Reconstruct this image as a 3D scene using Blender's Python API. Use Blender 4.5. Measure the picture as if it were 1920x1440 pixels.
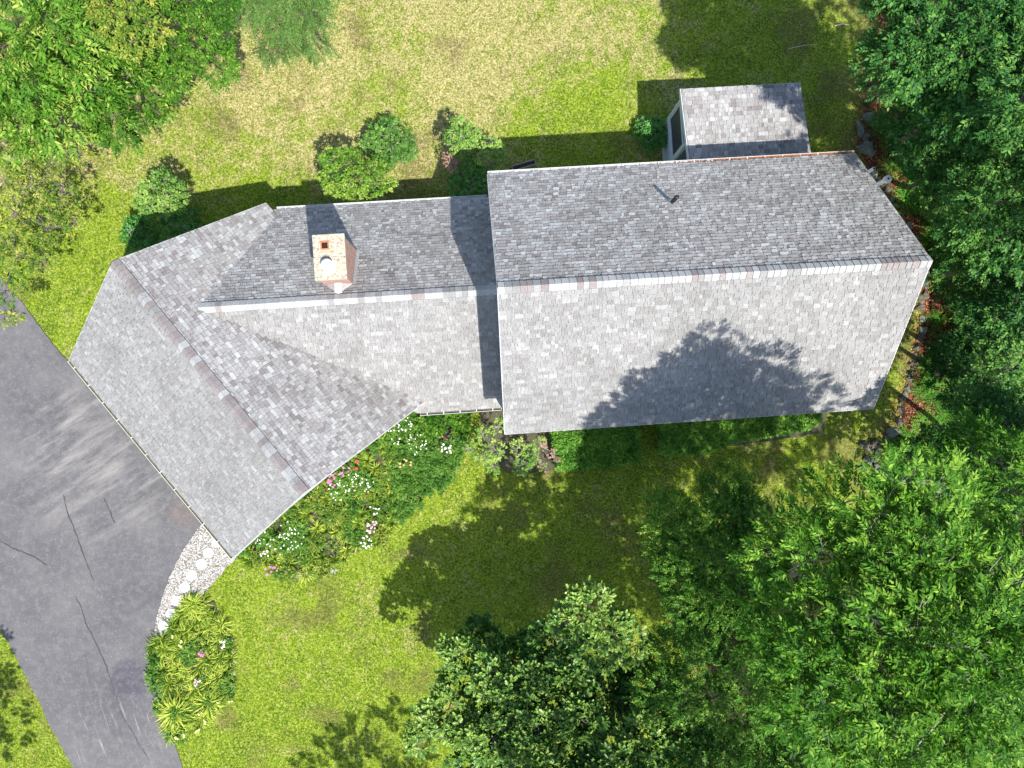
import bpy, math, random
import numpy as np
from mathutils import Vector, Matrix
from mathutils.geometry import tessellate_polygon
random.seed(7); rng = np.random.default_rng(11)
for o in list(bpy.data.objects): bpy.data.objects.remove(o)
scene = bpy.context.scene; COL = scene.collection
# ------------------------------------------------------------------ camera
H = 29.0
RC = np.array([[0.9994239, -0.0002009, -0.0339375], [-0.0002009, 0.9999299, -0.0118382], [0.0339375, 0.0118382, 0.9993538]])
cd = bpy.data.cameras.new('camera'); cam = bpy.data.objects.new('camera', cd); COL.objects.link(cam)
cd.sensor_width = 36; cd.lens = 36*1333/1920; cd.clip_end = 600; cd.clip_start = .1
M = Matrix(RC.tolist()).to_4x4(); M.translation = (0, 0, H); cam.matrix_world = M; scene.camera = cam
scene.render.resolution_x, scene.render.resolution_y = 1024, 768
def at(px, py, z=0.0):
    d = RC @ np.array([(px-960)/1333, -(py-720)/1333, -1.0]); t = (z-H)/d[2]
    return Vector((d[0]*t, d[1]*t, z))
# ------------------------------------------------------------------ light
SV = Vector((.309, -.534, 1.0)).normalized()
world = bpy.data.worlds.new('World'); scene.world = world; world.use_nodes = True
wn = world.node_tree; sky = wn.nodes.new('ShaderNodeTexSky'); sky.sky_type = 'NISHITA'; sky.sun_disc = False
sky.sun_elevation = math.asin(SV.z); sky.sun_rotation = math.atan2(SV.x, SV.y)
wn.links.new(sky.outputs[0], wn.nodes['Background'].inputs[0]); wn.nodes['Background'].inputs[1].default_value = .13
sd = bpy.data.lights.new('sun', 'SUN'); sd.energy = 4.3; sd.angle = math.radians(.6); sd.color = (1, .965, .9)
so = bpy.data.objects.new('sun', sd); COL.objects.link(so); so.rotation_euler = (-SV).to_track_quat('-Z', 'Y').to_euler()
so.location = SV*60
scene.view_settings.view_transform = 'Standard'; scene.view_settings.look = 'None'
scene.view_settings.exposure = .9; scene.view_settings.gamma = 1
scene.cycles.max_bounces = 8; scene.cycles.diffuse_bounces = 3; scene.cycles.transmission_bounces = 4

# ------------------------------------------------------------------ helpers
def tag(o, label=None, cat=None, group=None, kind=None):
    for k, v in (('label', label), ('category', cat), ('group', group), ('kind', kind)):
        if v: o[k] = v
    return o
def link(name, me, m=None, parent=None):
    o = bpy.data.objects.new(name, me); COL.objects.link(o)
    if m is not None:
        for x in (m if isinstance(m, (list, tuple)) else [m]): me.materials.append(x)
    if parent is not None: o.parent = parent
    return o
def empty(name, loc, label, cat, group=None, kind=None):
    o = bpy.data.objects.new(name, None); COL.objects.link(o); o.location = loc; o.empty_display_size = .2
    return tag(o, label, cat, group, kind)
def npmesh(name, V, F, attrs=None, smooth=False, matidx=None):
    """V (n,3); F (m,k) faces; attrs {name:(n,)} point floats"""
    me = bpy.data.meshes.new(name); V = np.asarray(V, np.float32); F = np.asarray(F, np.int32)
    me.vertices.add(len(V)); me.vertices.foreach_set('co', V.ravel())
    me.loops.add(F.size); me.loops.foreach_set('vertex_index', F.ravel())
    me.polygons.add(len(F)); me.polygons.foreach_set('loop_start', np.arange(len(F), dtype=np.int32)*F.shape[1])
    me.polygons.foreach_set('loop_total', np.full(len(F), F.shape[1], np.int32))
    if smooth: me.polygons.foreach_set('use_smooth', np.ones(len(F), bool))
    if matidx is not None: me.polygons.foreach_set('material_index', np.asarray(matidx, np.int32))
    me.update(calc_edges=True)
    for k, a in (attrs or {}).items():
        at_ = me.attributes.new(k, 'FLOAT', 'POINT'); at_.data.foreach_set('value', np.asarray(a, np.float32))
    return me
class MB:
    def __init__(s): s.v = []; s.f = []; s.c = []
    def poly(s, pts, faces, col=None):
        n = len(s.v); s.v += [tuple(p) for p in pts]; s.f += [tuple(n+i for i in f) for f in faces]; s.c += [col]*len(faces)
    def prism(s, pts, z0, z1, col=None):      # vertical prism over a polygon (concave allowed)
        n = len(pts); tri = tessellate_polygon([[Vector((p[0], p[1], 0)) for p in pts]])
        P = [(p[0], p[1], z0) for p in pts]+[(p[0], p[1], z1) for p in pts]
        ar = sum(pts[i][0]*pts[(i+1) % n][1]-pts[(i+1) % n][0]*pts[i][1] for i in range(n))
        F = []
        for t in tri:
            a, b, c = t; cr = (pts[b][0]-pts[a][0])*(pts[c][1]-pts[a][1])-(pts[b][1]-pts[a][1])*(pts[c][0]-pts[a][0])
            if cr < 0: a, c = c, a
            F.append((a+n, b+n, c+n)); F.append((c, b, a))
        for i in range(n):
            j = (i+1) % n; F.append((i, j, j+n, i+n) if ar > 0 else (j, i, i+n, j+n))
        s.poly(P, F, col)
    def box(s, o, u, v, w, col=None):         # corner + three edge vectors
        o, u, v, w = map(Vector, (o, u, v, w))
        P = [o, o+u, o+u+v, o+v, o+w, o+u+w, o+u+v+w, o+v+w]
        F = [(0, 3, 2, 1), (4, 5, 6, 7), (0, 1, 5, 4), (1, 2, 6, 5), (2, 3, 7, 6), (3, 0, 4, 7)]
        if u.cross(v).dot(w) < 0: F = [f[::-1] for f in F]
        s.poly(P, F, col)
    def bar(s, a, b, w, h, up=(0, 0, 1)):     # centred bar from a to b
        a, b = Vector(a), Vector(b); d = b-a; sd_ = d.cross(Vector(up)).normalized()*w; u = sd_.cross(d).normalized()*h
        s.box(a-sd_/2-u/2, sd_, u, d)
    def tube(s, pts, rad, n=8, cap=True):
        pts = [Vector(p) for p in pts]; base = len(s.v); prev = None
        for i, p in enumerate(pts):
            d = (pts[min(i+1, len(pts)-1)]-pts[max(i-1, 0)]).normalized()
            x = d.orthogonal() if prev is None else (prev-d*prev.dot(d))
            x.normalize(); prev = x; y = d.cross(x); r = rad[i] if hasattr(rad, '__len__') else rad
            for k in range(n):
                t = 2*math.pi*k/n; s.v.append(tuple(p+x*math.cos(t)*r+y*math.sin(t)*r))
        for i in range(len(pts)-1):
            for k in range(n):
                a = base+i*n+k; b = base+i*n+(k+1) % n; s.f.append((a, b, b+n, a+n)); s.c.append(None)
        if cap:
            s.f.append(tuple(base+k for k in range(n))[::-1]); s.c.append(None)
            e = base+(len(pts)-1)*n; s.f.append(tuple(e+k for k in range(n))); s.c.append(None)
    def build(s, name, m, parent=None, smooth=False):
        me = bpy.data.meshes.new(name); me.from_pydata(s.v, [], s.f); me.update()
        if smooth: me.polygons.foreach_set('use_smooth', [True]*len(s.f))
        if any(c is not None for c in s.c):
            a = me.attributes.new('col', 'FLOAT_COLOR', 'FACE')
            a.data.foreach_set('color', [x for c in s.c for x in ((*(c or (.5, .5, .5)), 1.0))])
        return link(name, me, m, parent)
def vnoise(x, y, sc, seed=0, oct=3):
    out = 0; amp = 1; tot = 0
    for o in range(oct):
        r = np.random.default_rng(seed*17+o).random((257, 257)); X = (x/sc+1000) ; Y = (y/sc+1000)
        i = np.floor(X).astype(int); j = np.floor(Y).astype(int); fx = X-i; fy = Y-j; fx = fx*fx*(3-2*fx); fy = fy*fy*(3-2*fy)
        i %= 256; j %= 256
        out = out+amp*((r[i, j]*(1-fx)+r[i+1, j]*fx)*(1-fy)+(r[i, j+1]*(1-fx)+r[i+1, j+1]*fx)*fy); tot += amp; amp *= .5; sc /= 2
    return out/tot
def inpoly(x, y, P):
    ins = np.zeros(np.shape(x), bool); n = len(P)
    for i in range(n):
        x1, y1 = P[i][0], P[i][1]; x2, y2 = P[(i+1) % n][0], P[(i+1) % n][1]
        if y1 == y2: continue
        c = ((y1 > y) != (y2 > y)) & (x < (x2-x1)*(y-y1)/(y2-y1)+x1); ins ^= c
    return ins
# ------------------------------------------------------------------ materials
def newmat(name):
    m = bpy.data.materials.new(name); m.use_nodes = True; nt = m.node_tree; nt.nodes.clear()
    out = nt.nodes.new('ShaderNodeOutputMaterial'); b = nt.nodes.new('ShaderNodeBsdfPrincipled'); nt.links.new(b.outputs[0], out.inputs[0])
    return m, nt, b, out
def N(nt, t, ins=None, **kw):
    n = nt.nodes.new(t)
    for k, v in kw.items(): setattr(n, k, v)
    for k, v in (ins or {}).items():
        if hasattr(v, 'is_linked') or hasattr(v, 'links'): nt.links.new(v, n.inputs[k])
        else: n.inputs[k].default_value = v
    return n
def coords(nt): return nt.nodes.new('ShaderNodeTexCoord').outputs['Object']
def noise(nt, vec, sc, det=4, rough=.6): return N(nt, 'ShaderNodeTexNoise', {'Vector': vec, 'Scale': sc, 'Detail': det, 'Roughness': rough}).outputs['Fac']
def ramp(nt, fac, stops):
    r = nt.nodes.new('ShaderNodeValToRGB'); nt.links.new(fac, r.inputs[0]); e = r.color_ramp.elements
    while len(e) < len(stops): e.new(.5)
    for i, (p, c) in enumerate(stops): e[i].position = p; e[i].color = (*c, 1) if len(c) == 3 else c
    return r.outputs[0]
def mixc(nt, f, a, b, mode='MIX'):
    n = nt.nodes.new('ShaderNodeMix'); n.data_type = 'RGBA'; n.blend_type = mode
    for i, v in ((0, f), (6, a), (7, b)):
        if hasattr(v, 'links'): nt.links.new(v, n.inputs[i])
        else: n.inputs[i].default_value = v if i == 0 else (*v, 1)
    return n.outputs[2]
def bump(nt, b, h, st, dist=.02):
    n = N(nt, 'ShaderNodeBump', {'Height': h, 'Strength': st, 'Distance': dist}); nt.links.new(n.outputs[0], b.inputs['Normal'])
def g3(v): return (v, v, v)
def simple(name, c, rough=.6, sc=12, var=.25, bmp=.3, metal=0, bsc=None):
    m, nt, b, _ = newmat(name); v = coords(nt); f = noise(nt, v, sc)
    col = ramp(nt, f, [(.3, tuple(x*(1-var) for x in c)), (.7, tuple(min(1, x*(1+var)) for x in c))])
    nt.links.new(col, b.inputs['Base Color']); b.inputs['Roughness'].default_value = rough; b.inputs['Metallic'].default_value = metal
    if bmp: bump(nt, b, noise(nt, v, bsc or sc*4), bmp)
    return m
def leafmat(name, c0, c1, c2, tr=.3, rough=.5, spec=.3):
    tr *= .75
    m, nt, b, out = newmat(name); a = N(nt, 'ShaderNodeAttribute', attribute_name='tone')
    col = ramp(nt, a.outputs['Fac'], [(0, c0), (.5, c1), (1, c2)])
    nt.links.new(col, b.inputs['Base Color']); b.inputs['Roughness'].default_value = rough
    b.inputs['Specular IOR Level'].default_value = spec*.45
    t = nt.nodes.new('ShaderNodeBsdfTranslucent'); tc = mixc(nt, 1.0, col, (1.15, 1.25, .45), 'MULTIPLY'); nt.links.new(tc, t.inputs[0])
    mx = nt.nodes.new('ShaderNodeMixShader'); mx.inputs[0].default_value = tr
    nt.links.new(b.outputs[0], mx.inputs[1]); nt.links.new(t.outputs[0], mx.inputs[2]); nt.links.new(mx.outputs[0], out.inputs[0])
    return m
def facemat(name, rough=.9, gran=45, k=.5):
    m, nt, b, _ = newmat(name); a = N(nt, 'ShaderNodeAttribute', attribute_name='col'); v = coords(nt)
    f = noise(nt, v, gran, 2, .7); g = ramp(nt, f, [(.3, g3(1-k)), (.7, g3(1+k*.6))])
    w = ramp(nt, noise(nt, v, .55, 6, .7), [(.35, (.86, .86, .85)), (.65, (1.08, 1.08, 1.08))])
    c = mixc(nt, 1.0, mixc(nt, 1.0, a.outputs['Color'], g, 'MULTIPLY'), w, 'MULTIPLY')
    nt.links.new(c, b.inputs['Base Color']); b.inputs['Roughness'].default_value = rough; b.inputs['Specular IOR Level'].default_value = .25
    bump(nt, b, f, .4, .004); return m
M_sh = facemat('shingle_granules')
M_white = simple('painted_white', (.58, .58, .57), .5, 6, .12, .05)
M_siding = simple('pale_grey_siding', (.50, .55, .58), .6, 5, .08, .1)
M_trim = simple('grey_trim', (.52, .55, .58), .5, 7, .1, .1)
M_plastic = simple('white_pipe_plastic', (.8, .8, .8), .35, 6, .05, .02)
M_black = simple('black_rubber', (.015, .015, .018), .5, 20, .3, .1)
M_metal = simple('pale_metal', (.55, .56, .58), .35, 12, .1, .05, metal=.6)
M_steel = simple('white_capped_steel', (.85, .85, .86), .3, 10, .05, .05)
M_clay = simple('clay_liner', (.55, .17, .07), .8, 15, .3, .4)
M_soot = simple('soot', (.012, .011, .01), .95, 20, .3, .2)
M_deck = simple('weathered_deck', (.16, .21, .20), .7, 9, .25, .2)
M_door = simple('garage_door_paint', (.7, .7, .68), .5, 6, .06, .1)
M_copper = simple('rusty_needles', (.30, .12, .05), .9, 60, .5, .8)
M_bark = simple('bark', (.16, .12, .10), .9, 14, .35, .8)
M_palebark = simple('pale_twig_bark', (.34, .29, .27), .85, 14, .3, .5)
M_purpbark = simple('purple_grey_bark', (.19, .14, .15), .85, 14, .3, .5)
M_felt = simple('dark_roofing_felt', (.035, .034, .036), .95, 20, .3, .2)
M_rock = None
def rockmat(name, c, moss):
    m, nt, b, _ = newmat(name); v = coords(nt)
    col = ramp(nt, noise(nt, v, 5, 6, .7), [(.3, tuple(x*.5 for x in c)), (.5, c), (.72, tuple(x*1.5 for x in c))])
    col = mixc(nt, ramp(nt, noise(nt, v, 3, 4), [(.5-.15*moss, g3(0)), (.72, g3(moss))]), col, (.12, .16, .05))
    nt.links.new(col, b.inputs['Base Color']); b.inputs['Roughness'].default_value = .9; bump(nt, b, noise(nt, v, 22, 5, .7), .8, .03); return m
M_rock = rockmat('lichened_granite', (.15, .15, .135), .75); M_rock2 = rockmat('brown_granite', (.13, .10, .08), .6)
m, nt, b, _ = newmat('glass_pane'); M_glass = m; b.inputs['Base Color'].default_value = (.02, .025, .035, 1); b.inputs['Roughness'].default_value = .08
M_screen = simple('dark_screen_mesh', (.035, .04, .055), .6, 6, .5, .1)
# brick
m, nt, b, _ = newmat('chimney_brick'); M_brick = m; v = coords(nt)
sx = N(nt, 'ShaderNodeSeparateXYZ', {0: v}); ad = N(nt, 'ShaderNodeMath', {0: sx.outputs[0], 1: sx.outputs[1]}, operation='ADD')
cb = N(nt, 'ShaderNodeCombineXYZ', {0: ad.outputs[0], 1: sx.outputs[2]})
br = N(nt, 'ShaderNodeTexBrick', {'Vector': cb.outputs[0], 'Color1': (.46, .15, .085, 1), 'Color2': (.24, .075, .05, 1), 'Mortar': (.5, .43, .37, 1), 'Scale': 1.0, 'Mortar Size': .013, 'Brick Width': .21, 'Row Height': .07})
nt.links.new(mixc(nt, .5, br.outputs[0], ramp(nt, noise(nt, v, 9, 6, .75), [(.35, g3(.5)), (.6, g3(1.4))]), 'MULTIPLY'), b.inputs['Base Color']); b.inputs['Roughness'].default_value = .9
# concrete cap
m, nt, b, _ = newmat('weathered_concrete'); M_conc = m; v = coords(nt)
c = ramp(nt, noise(nt, v, 14, 8, .8), [(.36, (.10, .08, .055)), (.47, (.36, .31, .23)), (.62, (.55, .49, .39))])
nt.links.new(c, b.inputs['Base Color']); b.inputs['Roughness'].default_value = .95; bump(nt, b, noise(nt, v, 60), .5, .01)

# ------------------------------------------------------------------ ground
WALL = [at(*p) for p in ((1660, -60), (1640, 60), (1635, 140), (1622, 205), (1610, 262), (1628, 310), (1660, 355), (1700, 425), (1738, 500), (1730, 560), (1722, 640), (1712, 700), (1692, 750), (1678, 810), (1630, 870), (1640, 960), (1500, 1010), (1350, 1120), (1250, 1500))]
def wallx(y):
    ys = np.array([p.y for p in WALL])[::-1]; xs = np.array([p.x for p in WALL])[::-1]; return np.interp(y, ys, xs)
W2 = lambda pts, z=0: [tuple(at(px, py, z))[:2] for px, py in pts]
DRIVE = W2([(-900, -300), (-300, 40), (-60, 440), (15, 540), (42, 568), (70, 606), (98, 645), (124, 672), (170, 720), (230, 700), (420, 930), (400, 985), (368, 995), (340, 1038), (318, 1085), (303, 1125), (294, 1170), (290, 1205), (290, 1240), (298, 1290), (306, 1330), (322, 1375), (333, 1410), (345, 1450), (380, 1560), (520, 2000), (330, 2050), (190, 1560), (137, 1440), (112, 1395), (80, 1330), (42, 1255), (0, 1178), (-60, 1080), (-300, 800), (-1400, 500)])
PATH = W2([(400, 960), (455, 1030), (440, 1048), (426, 1063), (408, 1085), (386, 1110), (360, 1130), (338, 1148), (315, 1180), (295, 1200), (291, 1185), (294, 1165), (303, 1125), (318, 1085), (340, 1038), (368, 995)])
BED1 = W2([(455, 1030), (560, 930), (780, 765), (870, 770), (868, 840), (840, 905), (795, 920), (765, 965), (735, 985), (700, 1022), (650, 1045), (610, 1068), (575, 1082), (540, 1075), (505, 1055), (470, 1050)])
BED2 = W2([(290, 1205), (315, 1180), (338, 1148), (365, 1122), (400, 1128), (420, 1165), (434, 1225), (436, 1285), (418, 1318), (400, 1345), (345, 1378), (322, 1375), (306, 1330), (298, 1290), (290, 1240)])
BED3 = W2([(900, 760), (1190, 740), (1196, 858), (1060, 872), (1030, 885), (950, 885), (905, 850)])
BED4 = W2([(1235, 760), (1560, 735), (1540, 812), (1250, 856)])
BED5 = W2([(560, 330), (760, 320), (940, 300), (1260, 240), (1270, 310), (940, 400), (560, 410)])
def blob(x, y, px, py, r, soft=.5):
    c = at(px, py); d = np.hypot(x-c.x, y-c.y)/r; return np.clip((1-d)/soft, 0, 1)
def drymask(x, y):
    up = np.clip((y-6.0)/3, 0, 1)*np.clip((9.5-x)/4+vnoise(x, y, 3, 5)*.4, 0, 1)
    n = vnoise(x, y, 1.6, 3, 4); n2 = vnoise(x, y, .3, 4, 4)
    d = up*.38+(n-.5)*.75+(n2-.5)*.9-.06
    d += .25*blob(x, y, 880, 90, 7)+.25*blob(x, y, 500, 100, 4)-.35*blob(x, y, 1080, 250, 4)-.3*blob(x, y, 250, 470, 3)-.3*blob(x, y, 720, 200, 2)
    d += .12*blob(x, y, 600, 1250, 4) - .1*np.clip((-2-y)/6, 0, 1)
    return np.clip(d, 0, 1)
def littermask(x, y):
    w = wallx(y)+(vnoise(x, y, .8, 8)-.5)*.8
    return np.clip((x-w)/.25+.3, 0, 1)*np.clip((2.0-(x-w))/.6, 0, 1)*np.clip((y+3)/1.5, 0, 1)
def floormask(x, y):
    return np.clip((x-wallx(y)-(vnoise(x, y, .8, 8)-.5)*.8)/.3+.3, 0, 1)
def browning(x, y):   # thin, brown soil patches in the lawn, mostly along the wood
    e = wallx(y)-x; m_ = np.clip(1-e/5, 0, 1)*.5; return np.clip((vnoise(x, y, 1.3, 9, 4)-.60+m_*.5)*5, 0, 1)
xs = np.concatenate([[-150, -110, -80, -55, -40, -30], np.arange(-25, 25.01, .125), [30, 40, 55, 80, 110, 150]])
ys = np.concatenate([[-150, -110, -80, -50, -35, -25], np.arange(-19, 19.01, .125), [25, 35, 50, 80, 110, 150]])
X, Y = np.meshgrid(xs, ys); nx, ny = len(xs), len(ys); x = X.ravel(); y = Y.ravel()
z = (vnoise(x, y, 2.5, 21, 4)-.5)*.05-.03; z = np.where(np.hypot(x, y) > 30, -.03, z)
i = np.arange(nx*ny).reshape(ny, nx)
F = np.stack([i[:-1, :-1], i[:-1, 1:], i[1:, 1:], i[1:, :-1]], -1).reshape(-1, 4)
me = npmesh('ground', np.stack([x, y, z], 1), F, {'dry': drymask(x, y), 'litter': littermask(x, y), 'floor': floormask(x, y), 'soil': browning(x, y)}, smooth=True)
m, nt, b, _ = newmat('lawn'); v = coords(nt)
ad_ = N(nt, 'ShaderNodeAttribute', attribute_name='dry').outputs['Fac']; al = N(nt, 'ShaderNodeAttribute', attribute_name='litter').outputs['Fac']
as_ = N(nt, 'ShaderNodeAttribute', attribute_name='soil').outputs['Fac']
fine = noise(nt, v, 13, 5, .85); mid = noise(nt, v, 6, 4, .7)
green = ramp(nt, fine, [(.38, (.028, .068, .004)), (.5, (.15, .235, .012)), (.62, (.38, .44, .05))])
dry = ramp(nt, fine, [(.38, (.075, .10, .015)), (.5, (.25, .25, .065)), (.62, (.62, .50, .28))])
f1 = N(nt, 'ShaderNodeMath', {0: ad_, 1: mid}, operation='ADD').outputs[0]
c = mixc(nt, ramp(nt, f1, [(.45, g3(0)), (1.1, g3(1))]), green, dry)
soil = ramp(nt, fine, [(.3, (.05, .045, .02)), (.7, (.20, .15, .07))])
c = mixc(nt, N(nt, 'ShaderNodeMath', {0: as_, 1: .55}, operation='MULTIPLY').outputs[0], c, soil)
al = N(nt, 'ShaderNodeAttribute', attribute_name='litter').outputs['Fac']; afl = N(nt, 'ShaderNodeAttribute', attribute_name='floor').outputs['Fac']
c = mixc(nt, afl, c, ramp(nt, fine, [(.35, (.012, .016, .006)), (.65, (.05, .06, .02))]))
lit = ramp(nt, noise(nt, v, 18, 6, .85), [(.3, (.02, .013, .01)), (.5, (.12, .045, .025)), (.7, (.32, .12, .06))])
c = mixc(nt, al, c, lit)
nt.links.new(c, b.inputs['Base Color']); b.inputs['Roughness'].default_value = 1; b.inputs['Specular IOR Level'].default_value = .1
bump(nt, b, fine, 1.0, .05)
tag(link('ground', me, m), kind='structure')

# driveway
def jitter(P, step=.25, amp=.03, seed=3):
    out = []; r = random.Random(seed)
    for i in range(len(P)):
        a = Vector(P[i]); b_ = Vector(P[(i+1) % len(P)]); L = (b_-a).length; k = max(1, min(60, int(L/step)))
        for q in range(k):
            p = a.lerp(b_, q/k); out.append((p.x+r.uniform(-amp, amp), p.y+r.uniform(-amp, amp)))
    return out
m, nt, b, _ = newmat('asphalt'); v = coords(nt)
big = noise(nt, v, .45, 5, .6); gr = noise(nt, v, 70, 2, .8); speck = noise(nt, v, 16, 3, .75)
c = ramp(nt, big, [(.3, (.076, .073, .078)), (.5, (.100, .096, .101)), (.7, (.135, .128, .126))])
a0 = at(150, 1120); a1 = at(262, 1420); ang = math.atan2(a1.y-a0.y, a1.x-a0.x)
mp = N(nt, 'ShaderNodeMapping', {'Vector': v, 'Rotation': (0, 0, -ang)}); mp2 = N(nt, 'ShaderNodeMapping', {'Vector': mp.outputs[0], 'Scale': (.35, 4, 1)})
st = ramp(nt, noise(nt, mp2.outputs[0], 1.6, 8, .75), [(.56, g3(0)), (.72, g3(1))])
def near(px, py, r, w=.5):
    p = at(px, py); d = N(nt, 'ShaderNodeVectorMath', {0: v, 1: (p.x, p.y, 0)}, operation='DISTANCE').outputs['Value']
    nn = N(nt, 'ShaderNodeMath', {0: noise(nt, v, 1.5, 4), 1: w*2*r, 2: d}, operation='MULTIPLY_ADD').outputs[0]
    return N(nt, 'ShaderNodeMapRange', {'Value': nn, 'From Min': r*(1+w), 'From Max': r*(.55+w), 'To Min': 0., 'To Max': 1.}).outputs[0]
mul = lambda p, q: N(nt, 'ShaderNodeMath', {0: p, 1: q}, operation='MULTIPLY').outputs[0]
c = mixc(nt, mul(mul(st, near(200, 1370, 2.8)), .75), c, (.38, .37, .355))
mp3 = N(nt, 'ShaderNodeMapping', {'Vector': v, 'Rotation': (0, 0, -.55)}); mp4 = N(nt, 'ShaderNodeMapping', {'Vector': mp3.outputs[0], 'Scale': (.4, 2.2, 1)})
st2 = ramp(nt, noise(nt, mp4.outputs[0], .9, 8, .7), [(.46, g3(0)), (.68, g3(1))])
c = mixc(nt, mul(mul(st2, near(190, 850, 3.8)), .62), c, (.32, .30, .27))
c = mixc(nt, mul(near(243, 1275, 1.0, .12), .8), c, (.055, .05, .07))
c = mixc(nt, mul(near(205, 1290, 1.1, .3), .3), c, (.05, .05, .06))
c = mixc(nt, mul(near(345, 960, .7, .3), .4), c, (.16, .11, .09))
c = mixc(nt, mul(ramp(nt, speck, [(.645, g3(0)), (.69, g3(1))]), .65), c, (.40, .38, .35))
c = mixc(nt, mul(ramp(nt, noise(nt, v, 3.5, 8, .8), [(.47, g3(0)), (.62, g3(1))]), .34), c, (.21, .20, .195))
c = mixc(nt, mul(ramp(nt, noise(nt, v, 1.1, 8, .75), [(.55, g3(0)), (.66, g3(1))]), .35), c, (.06, .057, .065))
c = mixc(nt, .5, c, ramp(nt, gr, [(.3, g3(.55)), (.7, g3(1.4))]), 'MULTIPLY')
nt.links.new(c, b.inputs['Base Color']); b.inputs['Roughness'].default_value = .85; bump(nt, b, gr, .4, .006)
mb = MB(); mb.prism(jitter(DRIVE), -.08, .012); drive = tag(mb.build('driveway', m), kind='structure')
M_seal = simple('dark_crack_sealant', (.042, .039, .042), .6, 8, .3, .1)
for k, pts in enumerate((((0, 1013), (30, 1030), (62, 1042), (90, 1060)), ((119, 926), (126, 960), (147, 1010), (160, 1050), (178, 1092)), ((196, 933), (205, 955), (216, 982)),
                         ((141, 1117), (155, 1145), (160, 1165), (182, 1210), (200, 1250), (212, 1290), (228, 1338), (250, 1375), (280, 1425)))):
    mb = MB(); P = [at(*p) for p in pts]; Q = []
    for a, b_ in zip(P, P[1:]):
        for q in range(6): Q.append(a.lerp(b_, q/6)+Vector((random.uniform(-.02, .02), random.uniform(-.02, .02), 0)))
    Q.append(P[-1])
    vv = []; ff = []
    for i_, p in enumerate(Q):
        d = (Q[min(i_+1, len(Q)-1)]-Q[max(i_-1, 0)]).normalized(); n_ = Vector((-d.y, d.x, 0)); w = .026*random.uniform(.45, 1.15)*(.6 if k == 3 and i_ > 26 else 1)*(1 if 0 < i_ < len(Q)-1 else .3)
        vv += [p+n_*w+Vector((0, 0, .016)), p-n_*w+Vector((0, 0, .016))]
        if i_: ff.append((2*i_-2, 2*i_-1, 2*i_+1, 2*i_))
    mb.poly(vv, ff); mb.build('crack_seal', M_seal, drive)
# beds and gravel
M_mulch = simple('dark_mulch', (.075, .07, .04), .95, 20, .6, 1)
for P, s_ in ((BED1, 1), (BED2, 2), (BED3, 3), (BED4, 4)):
    mb = MB(); mb.prism(jitter(P, .3, .05, s_), -.05, .02); tag(mb.build('garden_bed', M_mulch), kind='structure')
m, nt, b, _ = newmat('path_gravel'); v = coords(nt); vo = N(nt, 'ShaderNodeTexVoronoi', {'Vector': v, 'Scale': 24.0})
sp_ = N(nt, 'ShaderNodeSeparateColor', {0: vo.outputs['Color']})
c = ramp(nt, sp_.outputs[0], [(0, (.10, .09, .07)), (.3, (.27, .25, .22)), (.6, (.42, .39, .36)), (1, (.62, .60, .57))])
nt.links.new(mixc(nt, 1., c, ramp(nt, vo.outputs['Distance'], [(.3, g3(1)), (.75, g3(.45))]), 'MULTIPLY'), b.inputs['Base Color']); b.inputs['Roughness'].default_value = .9
bump(nt, b, vo.outputs['Distance'], .8, -.02); mb = MB(); mb.prism(jitter(PATH, .2, .035, 5), -.05, .026); tag(mb.build('gravel_path', m), kind='structure')
# loose gravel stones
px_, py_ = np.array([p[0] for p in PATH]), np.array([p[1] for p in PATH])
gx = rng.uniform(px_.min()-.1, px_.max()+.1, 9000); gy = rng.uniform(py_.min()-.1, py_.max()+.1, 9000); k_ = inpoly(gx, gy, PATH); gx, gy = gx[k_], gy[k_]
n = len(gx); T = np.array([[1, 0, 0], [-1, 0, 0], [0, 1, 0], [0, -1, 0], [0, 0, 1.]]); TF = np.array([[0, 2, 4], [2, 1, 4], [1, 3, 4], [3, 0, 4]])
a_ = rng.uniform(0, 6.3, n); s_ = rng.uniform(.012, .035, n); R_ = np.stack([np.cos(a_), -np.sin(a_), np.sin(a_), np.cos(a_)], 1).reshape(n, 2, 2)
P_ = np.einsum('nij,kj->nki', R_, T[:, :2]*np.array([1, .75]))*s_[:, None, None]
V = np.concatenate([P_+np.stack([gx, gy], 1)[:, None], (T[None, :, 2]*s_[:, None]*.7)[..., None]+.024], 2).reshape(-1, 3)
M_peb = leafmat('pebbles', (.12, .10, .08), (.36, .33, .30), (.66, .64, .61), 0, .8)
tag(link('gravel', npmesh('gravel', V, (TF[None]+np.arange(n)[:, None, None]*5).reshape(-1, 3), {'tone': np.repeat(rng.random(n), 5)}), M_peb),
    'loose pale gravel filling the curved path beside the asphalt', 'gravel', kind='stuff')
M_step = simple('white_paver', (.86, .86, .85), .8, 10, .05, .2)
words = ['white round stepping stone tucked under the garage eave corner', 'second white stepping stone counted from the garage eave', 'third white stepping stone counted from the garage eave', 'fourth white stepping stone, in the middle of the gravel path', 'fifth white stepping stone counted from the garage eave', 'sixth white stepping stone, just above the lily bed tip',
         'seventh white stepping stone touching the lily bed leaves', 'last white stepping stone, half under the lily bed leaves next to asphalt']
for (px, py), lb in zip(((408, 1016), (391, 1036), (378, 1057), (360, 1078), (347, 1101), (332, 1126), (321, 1150), (308, 1172)), words):
    mb = MB(); p = at(px, py); mb.tube([(0, 0, 0), (0, 0, .05), (0, 0, .06)], [.2, .2, .185], 28)
    o = mb.build('stepping_stone', M_step); o.location = (p.x, p.y, 0); tag(o, lb, 'stepping stone', 'stepping stones in the gravel path')

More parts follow.
